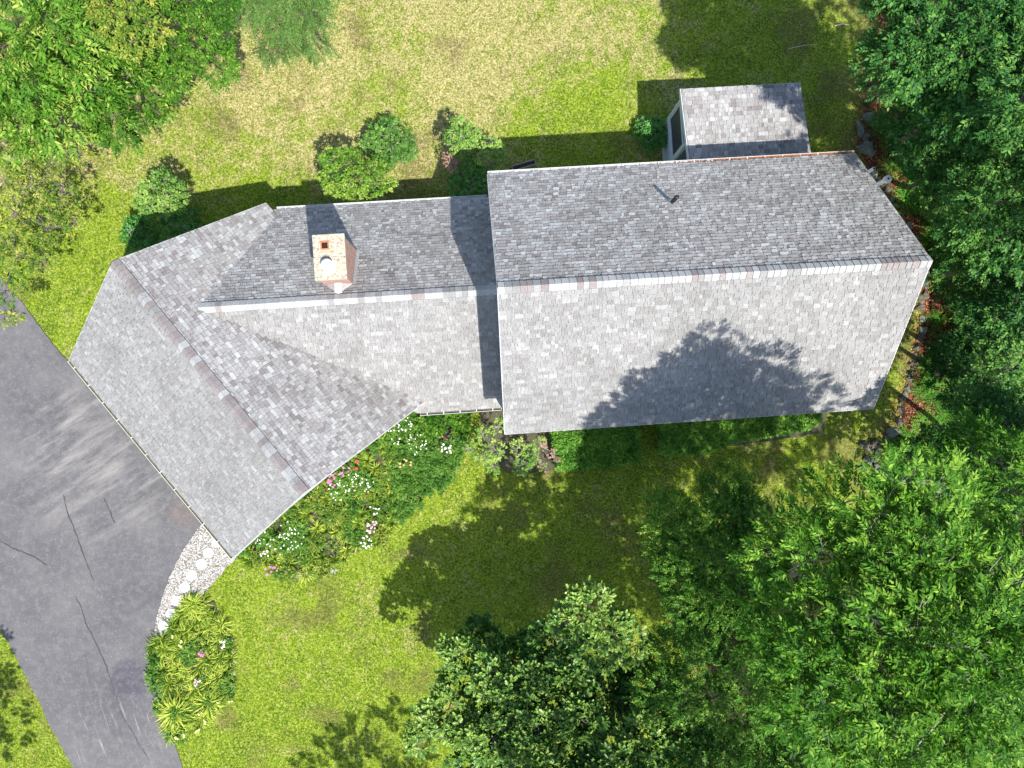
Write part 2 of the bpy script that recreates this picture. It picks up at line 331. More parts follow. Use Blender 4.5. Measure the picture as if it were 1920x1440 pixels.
# ------------------------------------------------------------------ house
house = empty('house', (0, 3, 0), 'grey shingled house with main block, lower middle wing and angled garage', 'house')
HO = Vector((0, 3, 0))
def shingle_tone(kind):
    """kind 1: sunlit south slopes, slope lighting put into the colour, more even; kind 0: shaded north slopes painted lighter, with stronger colour blend"""
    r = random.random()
    if kind:  # same shingle; look of the sunlit slopes painted in as an even palette
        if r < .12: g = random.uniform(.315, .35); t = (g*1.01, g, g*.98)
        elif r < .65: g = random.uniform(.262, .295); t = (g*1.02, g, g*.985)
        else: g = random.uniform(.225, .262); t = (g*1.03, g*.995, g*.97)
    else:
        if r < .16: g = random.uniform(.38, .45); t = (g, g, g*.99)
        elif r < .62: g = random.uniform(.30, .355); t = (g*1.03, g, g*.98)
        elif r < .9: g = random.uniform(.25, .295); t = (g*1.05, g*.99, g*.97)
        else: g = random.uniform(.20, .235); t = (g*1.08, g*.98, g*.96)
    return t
def clip(P, poly):
    n = len(poly)
    for i in range(n):
        a, b_ = poly[i], poly[(i+1) % n]; Q = []
        f = lambda p: (b_[0]-a[0])*(p[1]-a[1])-(b_[1]-a[1])*(p[0]-a[0])
        for j in range(len(P)):
            p, q = P[j], P[(j+1) % len(P)]; fp, fq = f(p), f(q)
            if fp >= 0: Q.append(p)
            if (fp >= 0) != (fq >= 0): t = fp/(fp-fq); Q.append((p[0]+(q[0]-p[0])*t, p[1]+(q[1]-p[1])*t))
        P = Q
        if not P: return P
    return P
EXP = .143
def shingles(name, O, U, S, poly, parent, e=EXP, kind=0, off=.0):
    """O eave corner, U unit along eave, S unit up the slope, poly CCW in (a,b)"""
    Nn = U.cross(S).normalized(); mb = MB(); a0 = min(p[0] for p in poly); a1 = max(p[0] for p in poly); b1 = max(p[1] for p in poly)
    j = 0; b0 = -.02
    while b0 < b1:
        a = a0-random.random()*.3; hi = False
        while a < a1:
            w = random.choice((.08, .10, .12, .14, .17, .2, .26)); hi = not hi
            t = random.uniform(.026, .034) if hi else random.uniform(.015, .020)
            P = clip([(a, b0), (a+w, b0), (a+w, b0+e+.01), (a, b0+e+.01)], poly)
            if len(P) > 2:
                h = lambda p: .004+t*max(0, 1-(p[1]-b0)/(e+.012))+off
                top = [O-HO+U*p[0]+S*p[1]+Nn*h(p) for p in P]; bot = [O-HO+U*p[0]+S*p[1]-Nn*.006 for p in P]; n = len(P)
                tone = shingle_tone(kind)
                mb.poly(top+bot, [tuple(range(n))]+[(i, i+n, (i+1) % n+n, (i+1) % n) for i in range(n)], tone); mb.c[-n:] = [tuple(c*.15 for c in tone)]*n  # cut edges darkened, also painting in the shadow line under each butt
            a += w+.006
        b0 += e*random.uniform(.985, 1.015); j += 1
    return mb.build(name, M_sh, parent)
def ridge_caps(A, B, U2a, U2b, parent, e=.19, white=.6):
    """caps from A to B; U2a/U2b = unit downslope vectors of both sides"""
    mb = MB(); d = (B-A).normalized(); L = (B-A).length; q = 0
    n1 = (d.cross(U2a)); n1 = n1 if n1.z > 0 else -n1; n2 = d.cross(U2b); n2 = n2 if n2.z > 0 else -n2
    while q < L:
        w = random.choice((e, e, e*.9, e*1.15)); a = A+d*q; b_ = A+d*min(q+w+.03, L+.02)
        r = random.random() if q == 0 or random.random() < .8 else r; g = random.uniform(.36, .44) if r < white else random.uniform(.27, .33) if r < white+.12 else random.uniform(.23, .29)
        tone = (g, g, g) if r < white+.1 else (g*1.08, g*.95, g*.93)
        wd = .175
        ha, hb = .072, .052
        up = Vector((0, 0, 1))
        P = [a+U2a*wd+n1*(ha-.008), a+up*ha*1.2, a+U2b*wd+n2*(ha-.008), b_+U2a*wd+n1*(hb-.008), b_+up*hb*1.2, b_+U2b*wd+n2*(hb-.008)]
        Q = [p-up*.03 for p in P]; P = [p-HO for p in P+Q]
        F = [(0, 1, 4, 3), (1, 2, 5, 4), (0, 6, 7, 1), (1, 7, 8, 2), (0, 3, 9, 6), (2, 8, 11, 5), (3, 4, 10, 9), (4, 5, 11, 10)]
        mb.poly(P, F, tone); mb.c[-6:] = [tuple(c*.25 for c in tone)]*6; q += w
    return mb.build('ridge_cap', M_sh, parent)
class RF:
    def __init__(s, cx, cy, th, L, W, ze, pit):
        s.u = Vector((math.cos(th), math.sin(th), 0)); s.v = Vector((-math.sin(th), math.cos(th), 0)); s.c = Vector((cx, cy, 0)); s.L, s.W, s.ze, s.p = L, W, ze, pit
        s.zr = ze+pit*W/2; s.sl = math.hypot(W/2, s.zr-ze); s.th = th
    def P(s, a, b_, z): return s.c+s.u*a+s.v*b_+Vector((0, 0, z))
    def front(s): return s.P(-s.L/2, -s.W/2, s.ze), s.u, (s.P(0, 0, s.zr)-s.P(0, -s.W/2, s.ze)).normalized()
    def back(s): return s.P(s.L/2, s.W/2, s.ze), -s.u, (s.P(0, 0, s.zr)-s.P(0, s.W/2, s.ze)).normalized()
PIT = .8446; T_ = .14
MR = RF(6.4429, 3.3246, .0669, 12.3516, 8.5758, 5.6059, PIT)
GR = RF(-8.5197, .4528, -.8856, 9.1218, 8.8988, 3.2314, PIT)
WR = RF(-2.9714, 3.0889, .0669, 12.0, 7.6951, 2.9746, PIT)
Z = Vector((0, 0, 1))
def deck(R, pf, pb, name='roof'):
    """roof deck slabs under the shingles; pf, pb: polygons on the front/back slope"""
    mb = MB()
    for (O, U, S), poly in ((R.front(), pf), (R.back(), pb)):
        Nn = U.cross(S).normalized(); n = len(poly)
        top = [O-HO+U*a+S*b_-Nn*.004 for a, b_ in poly]; bot = [p-Nn*T_*0.9 for p in top]
        mb.poly(top+bot, [tuple(range(n)), tuple(range(n, 2*n))[::-1]]+[(i, i+n, (i+1) % n+n, (i+1) % n) for i in range(n)])
    o = mb.build(name, [M_white, M_felt], house)
    for p in o.data.polygons: p.material_index = 1 if p.normal.z > .5 else 0
    return o
def rect(R, e=0): return [(e, 0), (R.L-e, 0), (R.L-e, R.sl), (e, R.sl)]
# main roof
ro = deck(MR, rect(MR), rect(MR)); ro['label'] = 'large steep roof of the main block'
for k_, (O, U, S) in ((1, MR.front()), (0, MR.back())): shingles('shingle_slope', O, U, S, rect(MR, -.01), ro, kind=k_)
ridge_caps(MR.P(-MR.L/2, 0, MR.zr), MR.P(MR.L/2, 0, MR.zr), -MR.front()[2], -MR.back()[2], ro, white=.72)
# garage roof
go_ = deck(GR, rect(GR), rect(GR)); go_['label'] = 'roof of the angled garage beside the driveway'
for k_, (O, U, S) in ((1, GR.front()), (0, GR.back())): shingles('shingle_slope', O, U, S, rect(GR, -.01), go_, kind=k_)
ridge_caps(GR.P(GR.L/2, 0, GR.zr), GR.P(-GR.L/2, 0, GR.zr), -GR.front()[2], -GR.back()[2], go_, white=.3)
# wing roof: ends at the main block and at the two valleys
def wa(px, py, zz): p = at(px, py, zz)-WR.c; return p.dot(WR.u)
xe = (MR.P(-MR.L/2+.3, 0, 0)-WR.c).dot(WR.u); xv1 = wa(517, 395, WR.ze)-.12; xv2 = wa(785, 775, WR.ze)-.05; xr = wa(375, 573, WR.zr)-.25
L2 = WR.L/2
pf = [(xv2+L2, 0), (xe+L2, 0), (xe+L2, WR.sl), (xr+L2, WR.sl)]
pb = [(L2-xe, 0), (L2-xv1, 0), (L2-xr, WR.sl), (L2-xe, WR.sl)]
wo = deck(WR, pf, pb); wo['label'] = 'lower roof of the wing between garage and main block'
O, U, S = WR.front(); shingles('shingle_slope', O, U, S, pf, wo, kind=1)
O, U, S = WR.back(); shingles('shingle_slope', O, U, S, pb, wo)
ridge_caps(WR.P(xr+.2, 0, WR.zr), WR.P(xe-.28, 0, WR.zr), -WR.front()[2], -WR.back()[2], wo, white=.75)
# walls
def walls(R, inset, ov, z1=None, name='wall', x0=None, x1=None, m=M_siding, gable=True):
    x0 = -R.L/2+ov if x0 is None else x0; x1 = R.L/2-ov if x1 is None else x1; hw = R.W/2-inset; mb = MB(); zt = R.ze+R.p*inset-T_*1.25
    zt2 = R.zr-T_*1.3
    P = [R.P(x0, -hw, -.1), R.P(x1, -hw, -.1), R.P(x1, hw, -.1), R.P(x0, hw, -.1), R.P(x0, -hw, zt), R.P(x1, -hw, zt), R.P(x1, hw, zt), R.P(x0, hw, zt), R.P(x0, 0, zt2), R.P(x1, 0, zt2)]
    mb.poly([p-HO for p in P], [(0, 1, 5, 4), (2, 3, 7, 6), (1, 2, 6, 9, 5), (3, 0, 4, 8, 7), (4, 5, 9, 8), (6, 7, 8, 9)])
    return mb.build(name, m, house)
m, nt, b, _ = newmat('clapboard'); M_clap = m; v = coords(nt); sx = N(nt, 'ShaderNodeSeparateXYZ', {0: v})
w = N(nt, 'ShaderNodeMath', {0: sx.outputs[2], 1: 9.0}, operation='MULTIPLY'); w = N(nt, 'ShaderNodeMath', {0: w.outputs[0]}, operation='FRACT').outputs[0]
nt.links.new(ramp(nt, noise(nt, v, 3), [(.3, (.70, .70, .68)), (.7, (.78, .78, .76))]), b.inputs['Base Color']); b.inputs['Roughness'].default_value = .6; bump(nt, b, w, .6, .02)
wm = walls(MR, .32, .22, m=M_clap); wg = walls(GR, .35, .26, m=M_clap); ww = walls(WR, .3, 0, x0=xv2+.6, x1=xe-.1, m=M_clap)
def window(R, side, a, z0, w, h, ov):
    """window on a wall; side f/b/e/w"""
    hw = R.W/2-ov[0]; hl = R.L/2-ov[1]
    if side == 'f': c, t, n = R.P(a, -hw, z0), R.u, -R.v
    elif side == 'b': c, t, n = R.P(a, hw, z0), -R.u, R.v
    elif side == 'e': c, t, n = R.P(hl, a, z0), R.v, R.u
    else: c, t, n = R.P(-hl, a, z0), -R.v, -R.u
    c = c-HO; f = MB()
    for q, s_ in ((-w/2, .1), (w/2-.1, .1), (-.03, .06)): f.box(c+t*q+n*.002, t*s_, Z*h, n*.05)
    for q, s_ in ((-.1, .1), (h, .12), (h/2-.02, .05)): f.box(c-t*(w/2+.003)+Z*q+n*.003, t*(w+.006), Z*s_, n*.055)
    wi = f.build('window', M_white, house); g = MB(); g.box(c-t*(w/2-.1)+n*.004, t*(w-.2), Z*h, n*.015); g.build('pane', M_glass, wi)
for a in (-4.2, -1.6, 1.6, 4.2):
    window(MR, 'f', a, 3.5, 1.0, 1.3, (.32, .22)); window(MR, 'b', a, 3.6, .9, 1.2, (.32, .22))
    if abs(a) > 2: window(MR, 'f', a, .9, 1.1, 1.5, (.32, .22))
for a in (-2, 1.8): window(MR, 'e', a, 3.4, .9, 1.3, (.32, .22)); window(MR, 'w', a*.4+3 if a > 0 else a*1.4, 3.4, .7, 1.1, (.32, .22))
window(WR, 'b', -.5, 1.0, 1.4, 1.3, (.3, 0)); window(WR, 'f', 2.0, 1.0, 1.2, 1.3, (.3, 0))
def doorp(R, a, w, h, name, ov, m):
    hw = R.W/2-ov; c = R.P(a, -hw, 0)-HO; f = MB(); f.box(c-R.u*w/2-R.v*.02, R.u*w, Z*h, -R.v*.04)
    for k in range(4): f.box(c-R.u*(w/2-.12)-R.v*.061+Z*(.12+k*h/4), R.u*(w-.24), Z*(h/4-.12), -R.v*.015)
    d = f.build(name, m, house); g = MB()
    for q in (-w/2-.1, w/2): g.box(c+R.u*q-R.v*.002, R.u*.1, Z*h, -R.v*.06)
    g.box(c-R.u*(w/2+.1)+Z*h-R.v*.003, R.u*(w+.2), Z*.12, -R.v*.062); g.build('frame', M_white, d); return d
doorp(GR, -2.2, 2.5, 2.15, 'garage_door', .35, M_door); doorp(GR, 1.4, 2.5, 2.15, 'garage_door', .35, M_door); doorp(MR, 0, .95, 2.1, 'front_door', .32, M_deck)
# trims and gutters
def gutter(A, B, out, name='gutter', inner=None, hang=.6, col=None, label=None):
    A = A-HO; B = B-HO; d = (B-A).normalized(); out = out.normalized(); mb = MB(); t = .006; wd, hh = .095, .10
    A = A+out*.012; B = B+out*.012
    mb.box(A-Z*hh, B-A, out*t, Z*(hh-.005)); mb.box(A-Z*hh+out*t, B-A, out*(wd-t), Z*t); mb.box(A-Z*hh+out*wd, B-A, out*.014, Z*(hh+.004))
    for P in (A-Z*hh+out*t, B-Z*hh+out*t-d*t): mb.box(P+Z*t, d*t, out*(wd-t), Z*(hh-.012))
    g = mb.build(name, col or M_white, house); q = .3; L = (B-A).length
    while q < L: h = MB(); h.box(A+d*q-Z*.018+out*t, d*.03, out*(wd-t), Z*.012); h.build('gutter_hanger', M_white, g); q += hang
    if inner is not None:
        mb = MB(); mb.box(A-Z*(hh-.008)+out*.01, B-A, out*(wd-.012), Z*.03); mb.build('gutter_trough', M_trough, g)
    if label: g['label'] = label
    return g
M_trough = simple('dark_trough_fill', (.10, .095, .07), .9, 20, .4, .2)  # darker fill along the bottom of the gutter
zt = lambda P, dz=-.03: P+Z*dz
gb = gutter(zt(MR.P(-MR.L/2, MR.W/2, MR.ze)), zt(MR.P(MR.L/2, MR.W/2, MR.ze)), MR.v)
mb = MB()       # rusty needles lying in the right part of that gutter
V = []; 
for q in range(1500):
    a = MR.L/2-abs(random.gauss(0, 2.6)); 
    if a < -1 or a > MR.L/2: continue
    p = MR.P(a, MR.W/2+random.uniform(.02, .12), MR.ze-.05+random.uniform(-.02, .02))-HO; an = random.uniform(0, 6.28); dd = Vector((math.cos(an)*.05, math.sin(an)*.03, 0)); s_ = Vector((-dd.y, dd.x, 0)).normalized()*.008
    mb.poly([p-dd-s_, p+dd-s_, p+dd+s_, p-dd+s_], [(0, 1, 2, 3)])
mb.build('pine_needles', M_copper, gb)
gutter(zt(WR.P(xv1+.15, WR.W/2, WR.ze)), zt(WR.P(xe-.32, WR.W/2, WR.ze)), WR.v)
g_ = gutter(zt(WR.P(xe-.32, -WR.W/2, WR.ze)), zt(WR.P(xv2+.1, -WR.W/2, WR.ze)), -WR.v, inner=1)
mb = MB(); q = WR.P(xe-.36, -WR.W/2-.07, 0)-HO; mb.box(q+Z*.1, WR.u*.08, WR.v*.06, Z*(WR.ze-.2)); mb.build('downspout', M_white, house)
M_ggut = simple('yellowed_gutter', (.62, .62, .48), .5, 8, .1, .1)
gutter(zt(GR.P(-GR.L/2, -GR.W/2, GR.ze)), zt(GR.P(GR.L/2, -GR.W/2, GR.ze)), -GR.v, inner=1, hang=.8, col=M_ggut)
def rake(R, end, side):
    s_ = 1 if end == 'e' else -1; w = -1 if side == 'f' else 1; mb = MB()
    A = R.P(s_*R.L/2, w*R.W/2, R.ze)-HO; B = R.P(s_*R.L/2, 0, R.zr)-HO; n = (B-A).cross(R.u); n = n.normalized(); n = n if n.z > 0 else -n
    mb.box(A+R.u*s_*.004+n*.012, B-A, R.u*s_*.022, -n*.2); return mb.build('rake_board', M_white, ro if R is MR else go_)
for e_ in 'ew':
    for s_ in 'fb': rake(MR, e_, s_); rake(GR, e_, s_)
mb = MB(); A = MR.P(-MR.L/2, -MR.W/2-.004, MR.ze-.16)-HO; mb.box(A, MR.u*MR.L, Z*.13, -MR.v*.02); mb.build('fascia', M_white, house)
mb = MB()
for p0 in (MR.P(-MR.L/2+.02, MR.W/2+.01, MR.ze-.03),): pass
# chimney
cc = at(618, 482, 7.05); th = MR.th; u = MR.u; v_ = MR.v; zc = 7.05
def cbox(mb, cx, cy, w, d, z0, z1): mb.box(cc*1-HO-Z*cc.z+u*(cx-w/2)+v_*(cy-d/2)+Z*z0, u*w, v_*d, Z*(z1-z0))
cc.z = 0; cc = Vector((cc.x, cc.y, 0))
mb = MB(); cbox(mb, 0, 0, .88, 1.30, 2.5, zc-.10); ch = mb.build('chimney', M_brick, house)
mb = MB(); cbox(mb, 0, .355, .98, .70, zc-.10, zc-.002); cbox(mb, 0, -.355, .98, .70, zc-.10, zc+.004); cbox(mb, 0, 0, .9, .02, zc-.1, zc-.03); mb.build('chimney_cap', M_conc, ch)
mb = MB(); f0 = cc-HO+u*(-.12)+v_*.36
w_ = .25; t_ = .03
for a, bb, ww_, dd_ in ((-w_/2, -w_/2, w_, t_), (-w_/2, w_/2-t_, w_, t_), (-w_/2, -w_/2+t_, t_, w_-2*t_), (w_/2-t_, -w_/2+t_, t_, w_-2*t_)): mb.box(f0+u*a+v_*bb+Z*(zc-.05), u*ww_, v_*dd_, Z*.10)
mb.build('clay_flue', M_clay, ch); mb = MB(); mb.box(f0-u*(w_/2-t_-.002)-v_*(w_/2-t_-.002)+Z*(zc-.03), u*(w_-2*t_-.004), v_*(w_-2*t_-.004), Z*.036); mb.build('flue_opening', M_soot, ch)
f1 = cc-HO+u*(-.03)-v_*.28; mb = MB(); mb.box(f1-u*.17-v_*.20+Z*(zc+.003), u*.36, v_*.36, Z*.06); mb.build('flue_base', M_steel, ch)
f1 = f1-u*.02+v_*.0
mb = MB(); mb.tube([f1+Z*(zc+.06), f1+Z*(zc+.26)], .11, 20); mb.tube([f1+Z*(zc+.25), f1+Z*(zc+.28), f1+Z*(zc+.34)], [.19, .18, .04], 24); mb.build('flue_cap', M_steel, ch, True)
mb = MB(); fl0 = cc-HO; # step flashing + little cricket saddle uphill of the stack
sy = -.66
for s_ in (-1, 1):
    za = WR.ze+WR.p*(WR.W/2-(cc+v_*.65-WR.c).dot(WR.v)); zb = WR.ze+WR.p*(WR.W/2-(cc-v_*.65-WR.c).dot(WR.v))
    A = fl0+u*s_*.445+v_*.66+Z*(za+.04); B = fl0+u*s_*.445-v_*.66+Z*(zb+.04); mb.box(A, B-A, u*s_*.012, Z*.09); mb.box(A-Z*.012, B-A, u*s_*.10, Z*.010); mb.build('flashing', M_metal, ch); mb = MB()
zr_at = lambda b_: WR.ze+WR.p*(WR.W/2-(cc+v_*b_-WR.c).dot(WR.v))
mb = MB(); A = fl0-v_*.65; top = A+Z*(zr_at(-.65)+.30); e_ = fl0-v_*1.0+Z*(zr_at(-1.0)+.03); l = A-u*.44+Z*(zr_at(-.65)+.03); r = A+u*.44+Z*(zr_at(-.65)+.03)
mb.poly([top, e_, l, r], [(0, 2, 1), (0, 1, 3)], (.4, .4, .4)); 
d_ = (e_-top)
for k in range(4):
    a = top+d_*(k/4.2); b_ = top+d_*((k+1.2)/4.2); sdv = u*.12-Z*.05; s2 = -u*.12-Z*.05
    mb.poly([a+Z*.03, a+sdv+Z*.03, b_+sdv+Z*.02, b_+Z*.02, a+s2+Z*.03, b_+s2+Z*.02], [(1, 0, 3, 2), (0, 4, 5, 3)], g3(random.uniform(.42, .6)))
mb.build('chimney_saddle', M_sh, ch)
# roof vent and gable pipes
def roofz(R, p): return R.ze+R.p*(R.W/2-abs((p-R.c).dot(R.v)))
p = at(1259, 380, 7.0)
for _ in range(6): p = at(1259, 380, roofz(MR, p))
p = p-HO; mb = MB(); mb.tube([p-Z*.1, p+Z*.66], .068, 12); vp = mb.build('roof_vent', M_black, house, True)
mb = MB(); mb.tube([p-Z*.05, p+Z*.03, p+Z*.10, p+Z*.13], [.12, .11, .065, .055], 16); mb.build('vent_collar', M_metal, vp, True)
SL = MR.back()[2]; Nn_ = MR.back()[1].cross(SL).normalized(); mb = MB(); mb.box(p-MR.u*.16-SL*.2+Nn_*.02, MR.u*.32, SL*.4, Nn_*.006); mb.build('vent_flashing', M_sh if False else simple('grey_flashing', (.3, .3, .31), .7), vp)
for (px, py, zz, rr, hook) in ((1639, 316, 4.9, .06, 0), (1664, 336, 5.3, .075, 1)):
    q = at(px, py, zz)-HO; q.z = 0
    mb = MB(); ztop = zz
    mb.tube([q+Z*.1, q+Z*ztop], rr, 14); mb.tube([q+Z*1.2-MR.u*.8, q+Z*1.2], rr*.9, 12); mb.tube([q+Z*3.6-MR.u*.8, q+Z*3.6], .02, 6)
    if hook:
        mb.tube([q+Z*(ztop-.14), q+Z*(ztop-.08), q+Z*(ztop+.06)], [rr*1.02, rr*1.7, rr*1.75], 18)
    pp = mb.build('vent_pipe', M_plastic, house, True); pp['label'] = 'tall white vent pipe with a thick head' if hook else 'shorter thin white vent pipe'
    mb = MB(); q2 = q+Z*(ztop+(.061 if hook else .001)); mb.tube([q2, q2+Z*.003], rr*(.5 if hook else .65), 12); mb.build('pipe_mouth', M_soot, pp)
# porch
pz0 = 3.03; A = at(1277, 168, pz0); B = at(1500, 153, pz0); pu = MR.u; pv = MR.v
A = A; Lp = (B-A).dot(pu); back_b = (A-MR.c).dot(pv)-(MR.W/2-.32); up_ = .155
S = (-pv+Z*up_).normalized(); O = A-Z*0; # slope climbs toward the house (-v)
U = -pu; O2 = A+pu*Lp; sl = back_b/math.sqrt(1/(1+up_**2))
poly = [(0, 0), (Lp, 0), (Lp, sl), (0, sl)]
mb = MB(); Nn = U.cross(S).normalized(); top = [O2-HO+U*a+S*b_-Nn*.004 for a, b_ in poly]; bot = [q-Nn*.16 for q in top]
mb.poly(top+bot, [(0, 1, 2, 3), (7, 6, 5, 4)]+[(i, i+4, (i+1) % 4+4, (i+1) % 4) for i in range(4)]); po = mb.build('roof', M_trim, house); po['label'] = 'small low-pitched roof of the rear porch'
shingles('shingle_slope', O2, U, S, poly, po, e=.17)
# west wall of the porch built from members: posts, rails, screens
zroof = lambda d: pz0+up_*d-.17
def pw(d, z, o=0): return A+pu*(.02+o)-pv*(.22+d)-Z*pz0+Z*z-HO    # d metres inward from the outer corner
depth = back_b-.22; mb = MB()
D1, D2 = .0, 1.72
mb.box(pw(0, -.05), -pv*.12, pu*.12, Z*(zroof(.2)+.05)); mb.box(pw(D2, -.05), -pv*.12, pu*.12, Z*(zroof(D2)+.2)); mb.box(pw(.12, .98), -pv*(D2-.12), pu*.12, Z*.12); mb.box(pw(.12, 2.62), -pv*(D2-.12), pu*.10, Z*.14); mb.box(pw(D2+.12, .98, .02), -pv*(.5), pu*.06, Z*.07)
mb.box(pw(.0, -.05, -.06), -pv*depth, pu*.05, Z*.28)
mb.box(pw(.12, .2), -pv*(D2-.12), pu*.06, Z*.78)
for k in range(5): mb.box(pw(.12, .25+k*.145, -.02), -pv*(D2-.12), pu*.02, Z*.12)
mb.build('porch_frame', M_trim, house)
mb = MB(); mb.box(pw(.12, 1.10, .05), -pv*(D2-.12), pu*.02, Z*1.52); mb.build('porch_screen', M_screen, house)
mb = MB(); mb.box(pw(.12, 1.101, .02), -pv*.07, pu*.05, Z*1.518); mb.box(pw(D2-.07, 1.101, .02), -pv*.07, pu*.05, Z*1.518); mb.box(pw(.19, 1.101, .02), -pv*(D2-.26), pu*.05, Z*.06)
mb.build('screen_frame', M_white, house)
mb = MB()   # outer (north) and east sides
q = pw(.0, -.05); mb.box(q+pu*.12, pu*(Lp-.7), -pv*.08, Z*.75)
for k in range(4): mb.box(q+pu*(.9+k*1.02)+pv*.003, pu*.12, -pv*.10, Z*(zroof(.2)+.05))
mb.box(q+pu*(Lp-.6), pu*.12, -pv*depth, Z*(zroof(.2)+.05)); mb.build('porch_wall', M_trim, house)
mb = MB()
for k in range(int((depth)/.145)): mb.box(pw(.1+k*.145, .33, -.02 if .1+k*.145 > D2+.12 else .14), -pv*.135, pu*(Lp-.8), Z*.03)
mb.build('porch_floor', M_deck, house)
mb = MB(); q = A-HO-Z*.0; mb.box(q-Z*.17-pu*.012, S*sl, -pu*.03, Z*.18); mb.build('rake_board', M_trim, po)
mb = MB(); mb.box(q-Z*.14+pv*.006-pu*.04, pu*(Lp+.08), pv*.03, Z*.12); mb.build('fascia', M_trim, po)

# ------------------------------------------------------------------ foliage
def leaf_poly(kind):
    """2-D outline (x along leaf, y across), as triangles with a fold"""
    if kind == 'oak':
        o = [(0, 0), (.22, .10), (.30, .26), (.42, .12), (.58, .34), (.66, .14), (.84, .2), (1, 0)]
        V = [(x_, y_, .25*abs(y_)) for x_, y_ in o]+[(x_, -y_, .25*abs(y_)) for x_, y_ in o[1:-1]]
        n = len(o); F = []
        for k in range(1, n-1):
            nxt = k+1 if k+1 < n-1 else n-1
            F.append((0 if k == 1 else 0, k, nxt) if False else (0, nxt, k))
        for k in range(1, n-1):
            a = n+k-1; nb = n+k if k+1 < n-1 else n-1; F.append((0, a, nb))
        return np.array(V), np.array(F)
    w = {'lance': .19, 'ovate': .30, 'round': .42, 'blade': .05, 'long': .13}[kind]
    V = [(0, 0, 0), (.42, w, .18*w+.05), (1, 0, -.08), (.42, -w, .18*w+.05)]
    return np.array(V, float), np.array([(0, 2, 1), (0, 3, 2)])
def sprig(kind, n, L, ls, spread=1.0, droop=.2):
    """compound spray in local frame: x outward, z up"""
    lv, lf = leaf_poly(kind); V = []; F = []; c = 0
    for k in range(n):
        t = (k//2+1)/(n//2+1) if k < n-1 else 1.0
        a = (math.radians(48)*spread*(1 if k % 2 else -1)) if k < n-1 else 0
        s_ = ls*random.uniform(.8, 1.15)*(1-.25*abs(t-.55)); ca, sa = math.cos(a), math.sin(a); ti = random.uniform(-.35, .35); dr = random.uniform(-.1, .45)
        P = lv*s_; yz = P[:, 1]*math.cos(ti)-P[:, 2]*math.sin(ti); zz_ = P[:, 1]*math.sin(ti)+P[:, 2]*math.cos(ti)-P[:, 0]*dr
        V.append(np.stack([P[:, 0]*ca-yz*sa+t*L, P[:, 0]*sa+yz*ca, zz_-droop*L*t*t], 1)); F.append(lf+c); c += len(lv)
    return np.concatenate(V), np.concatenate(F), len(lv)
def instance(tpls, pos, out, up, scale, tone, jit=.18):
    """place random templates; out/up direction arrays"""
    n = len(pos); which = rng.integers(0, len(tpls), n); Vs = []; Fs = []; Ts = []; base = 0
    out = out/np.linalg.norm(out, axis=1, keepdims=True); z_ = up-out*np.sum(up*out, 1, keepdims=True); z_ /= np.linalg.norm(z_, axis=1, keepdims=True)+1e-9
    y_ = np.cross(z_, out)
    for w, (tv, tf, nl) in enumerate(tpls):
        s_ = np.where(which == w)[0]
        if not len(s_): continue
        B = np.stack([out[s_], y_[s_], z_[s_]], 1)            # rows = axes
        P = np.einsum('kj,njc->nkc', tv, B)*scale[s_, None, None]+pos[s_, None, :]
        Vs.append(P.reshape(-1, 3)); Fs.append((tf[None]+(np.arange(len(s_))*len(tv))[:, None, None]+base).reshape(-1, 3)); base += len(s_)*len(tv)
        lt = rng.normal(0, jit, (len(s_), len(tv)//nl)); Ts.append((np.repeat(lt, nl, 1)+tone[s_, None]).ravel())
    return np.concatenate(Vs), np.concatenate(Fs), np.clip(np.concatenate(Ts), 0, 1)
SPR = {}
def sprigs(key):
    if key not in SPR:
        kind, n, L, ls, spread, droop = {
            'ash': ('lance', 9, .30, .15, 1.0, .25), 'ash_big': ('lance', 9, .38, .19, 1.0, .3), 'small': ('ovate', 9, .26, .085, 1.1, .15), 'mid': ('ovate', 7, .24, .12, 1.1, .2),
            'oak': ('oak', 6, .16, .19, 1.3, .1), 'round': ('round', 6, .10, .085, 1.5, .1), 'fine': ('lance', 17, .42, .10, 1.1, .45), 'fern': ('lance', 19, .55, .13, 1.5, .35),
            'box': ('round', 7, .07, .04, 1.6, .05), 'glossy': ('ovate', 6, .06, .10, 1.6, .1), 'far': ('ovate', 7, .35, .24, 1.2, .2), 'lance': ('lance', 7, .12, .13, 1.4, .2)}[key]
        SPR[key] = [sprig(kind, n, L, ls, spread, droop) for _ in range(5)]
    return SPR[key]
def clumps_auto(c, R, rz, n, r0, seed):
    r = np.random.default_rng(seed); out = []
    for k in range(n):
        cz = (k+.5)/n*1.35-.35; ph = k*2.39996+r.uniform(-.4, .4); q = math.sqrt(max(0, 1-cz*cz)); rad = r.uniform(.55, .92)
        out.append((c[0]+R*q*math.cos(ph)*rad, c[1]+R*q*math.sin(ph)*rad, c[2]+rz*cz*rad, r0*r.uniform(.7, 1.25), r.uniform(-.16, .16)))
    return out
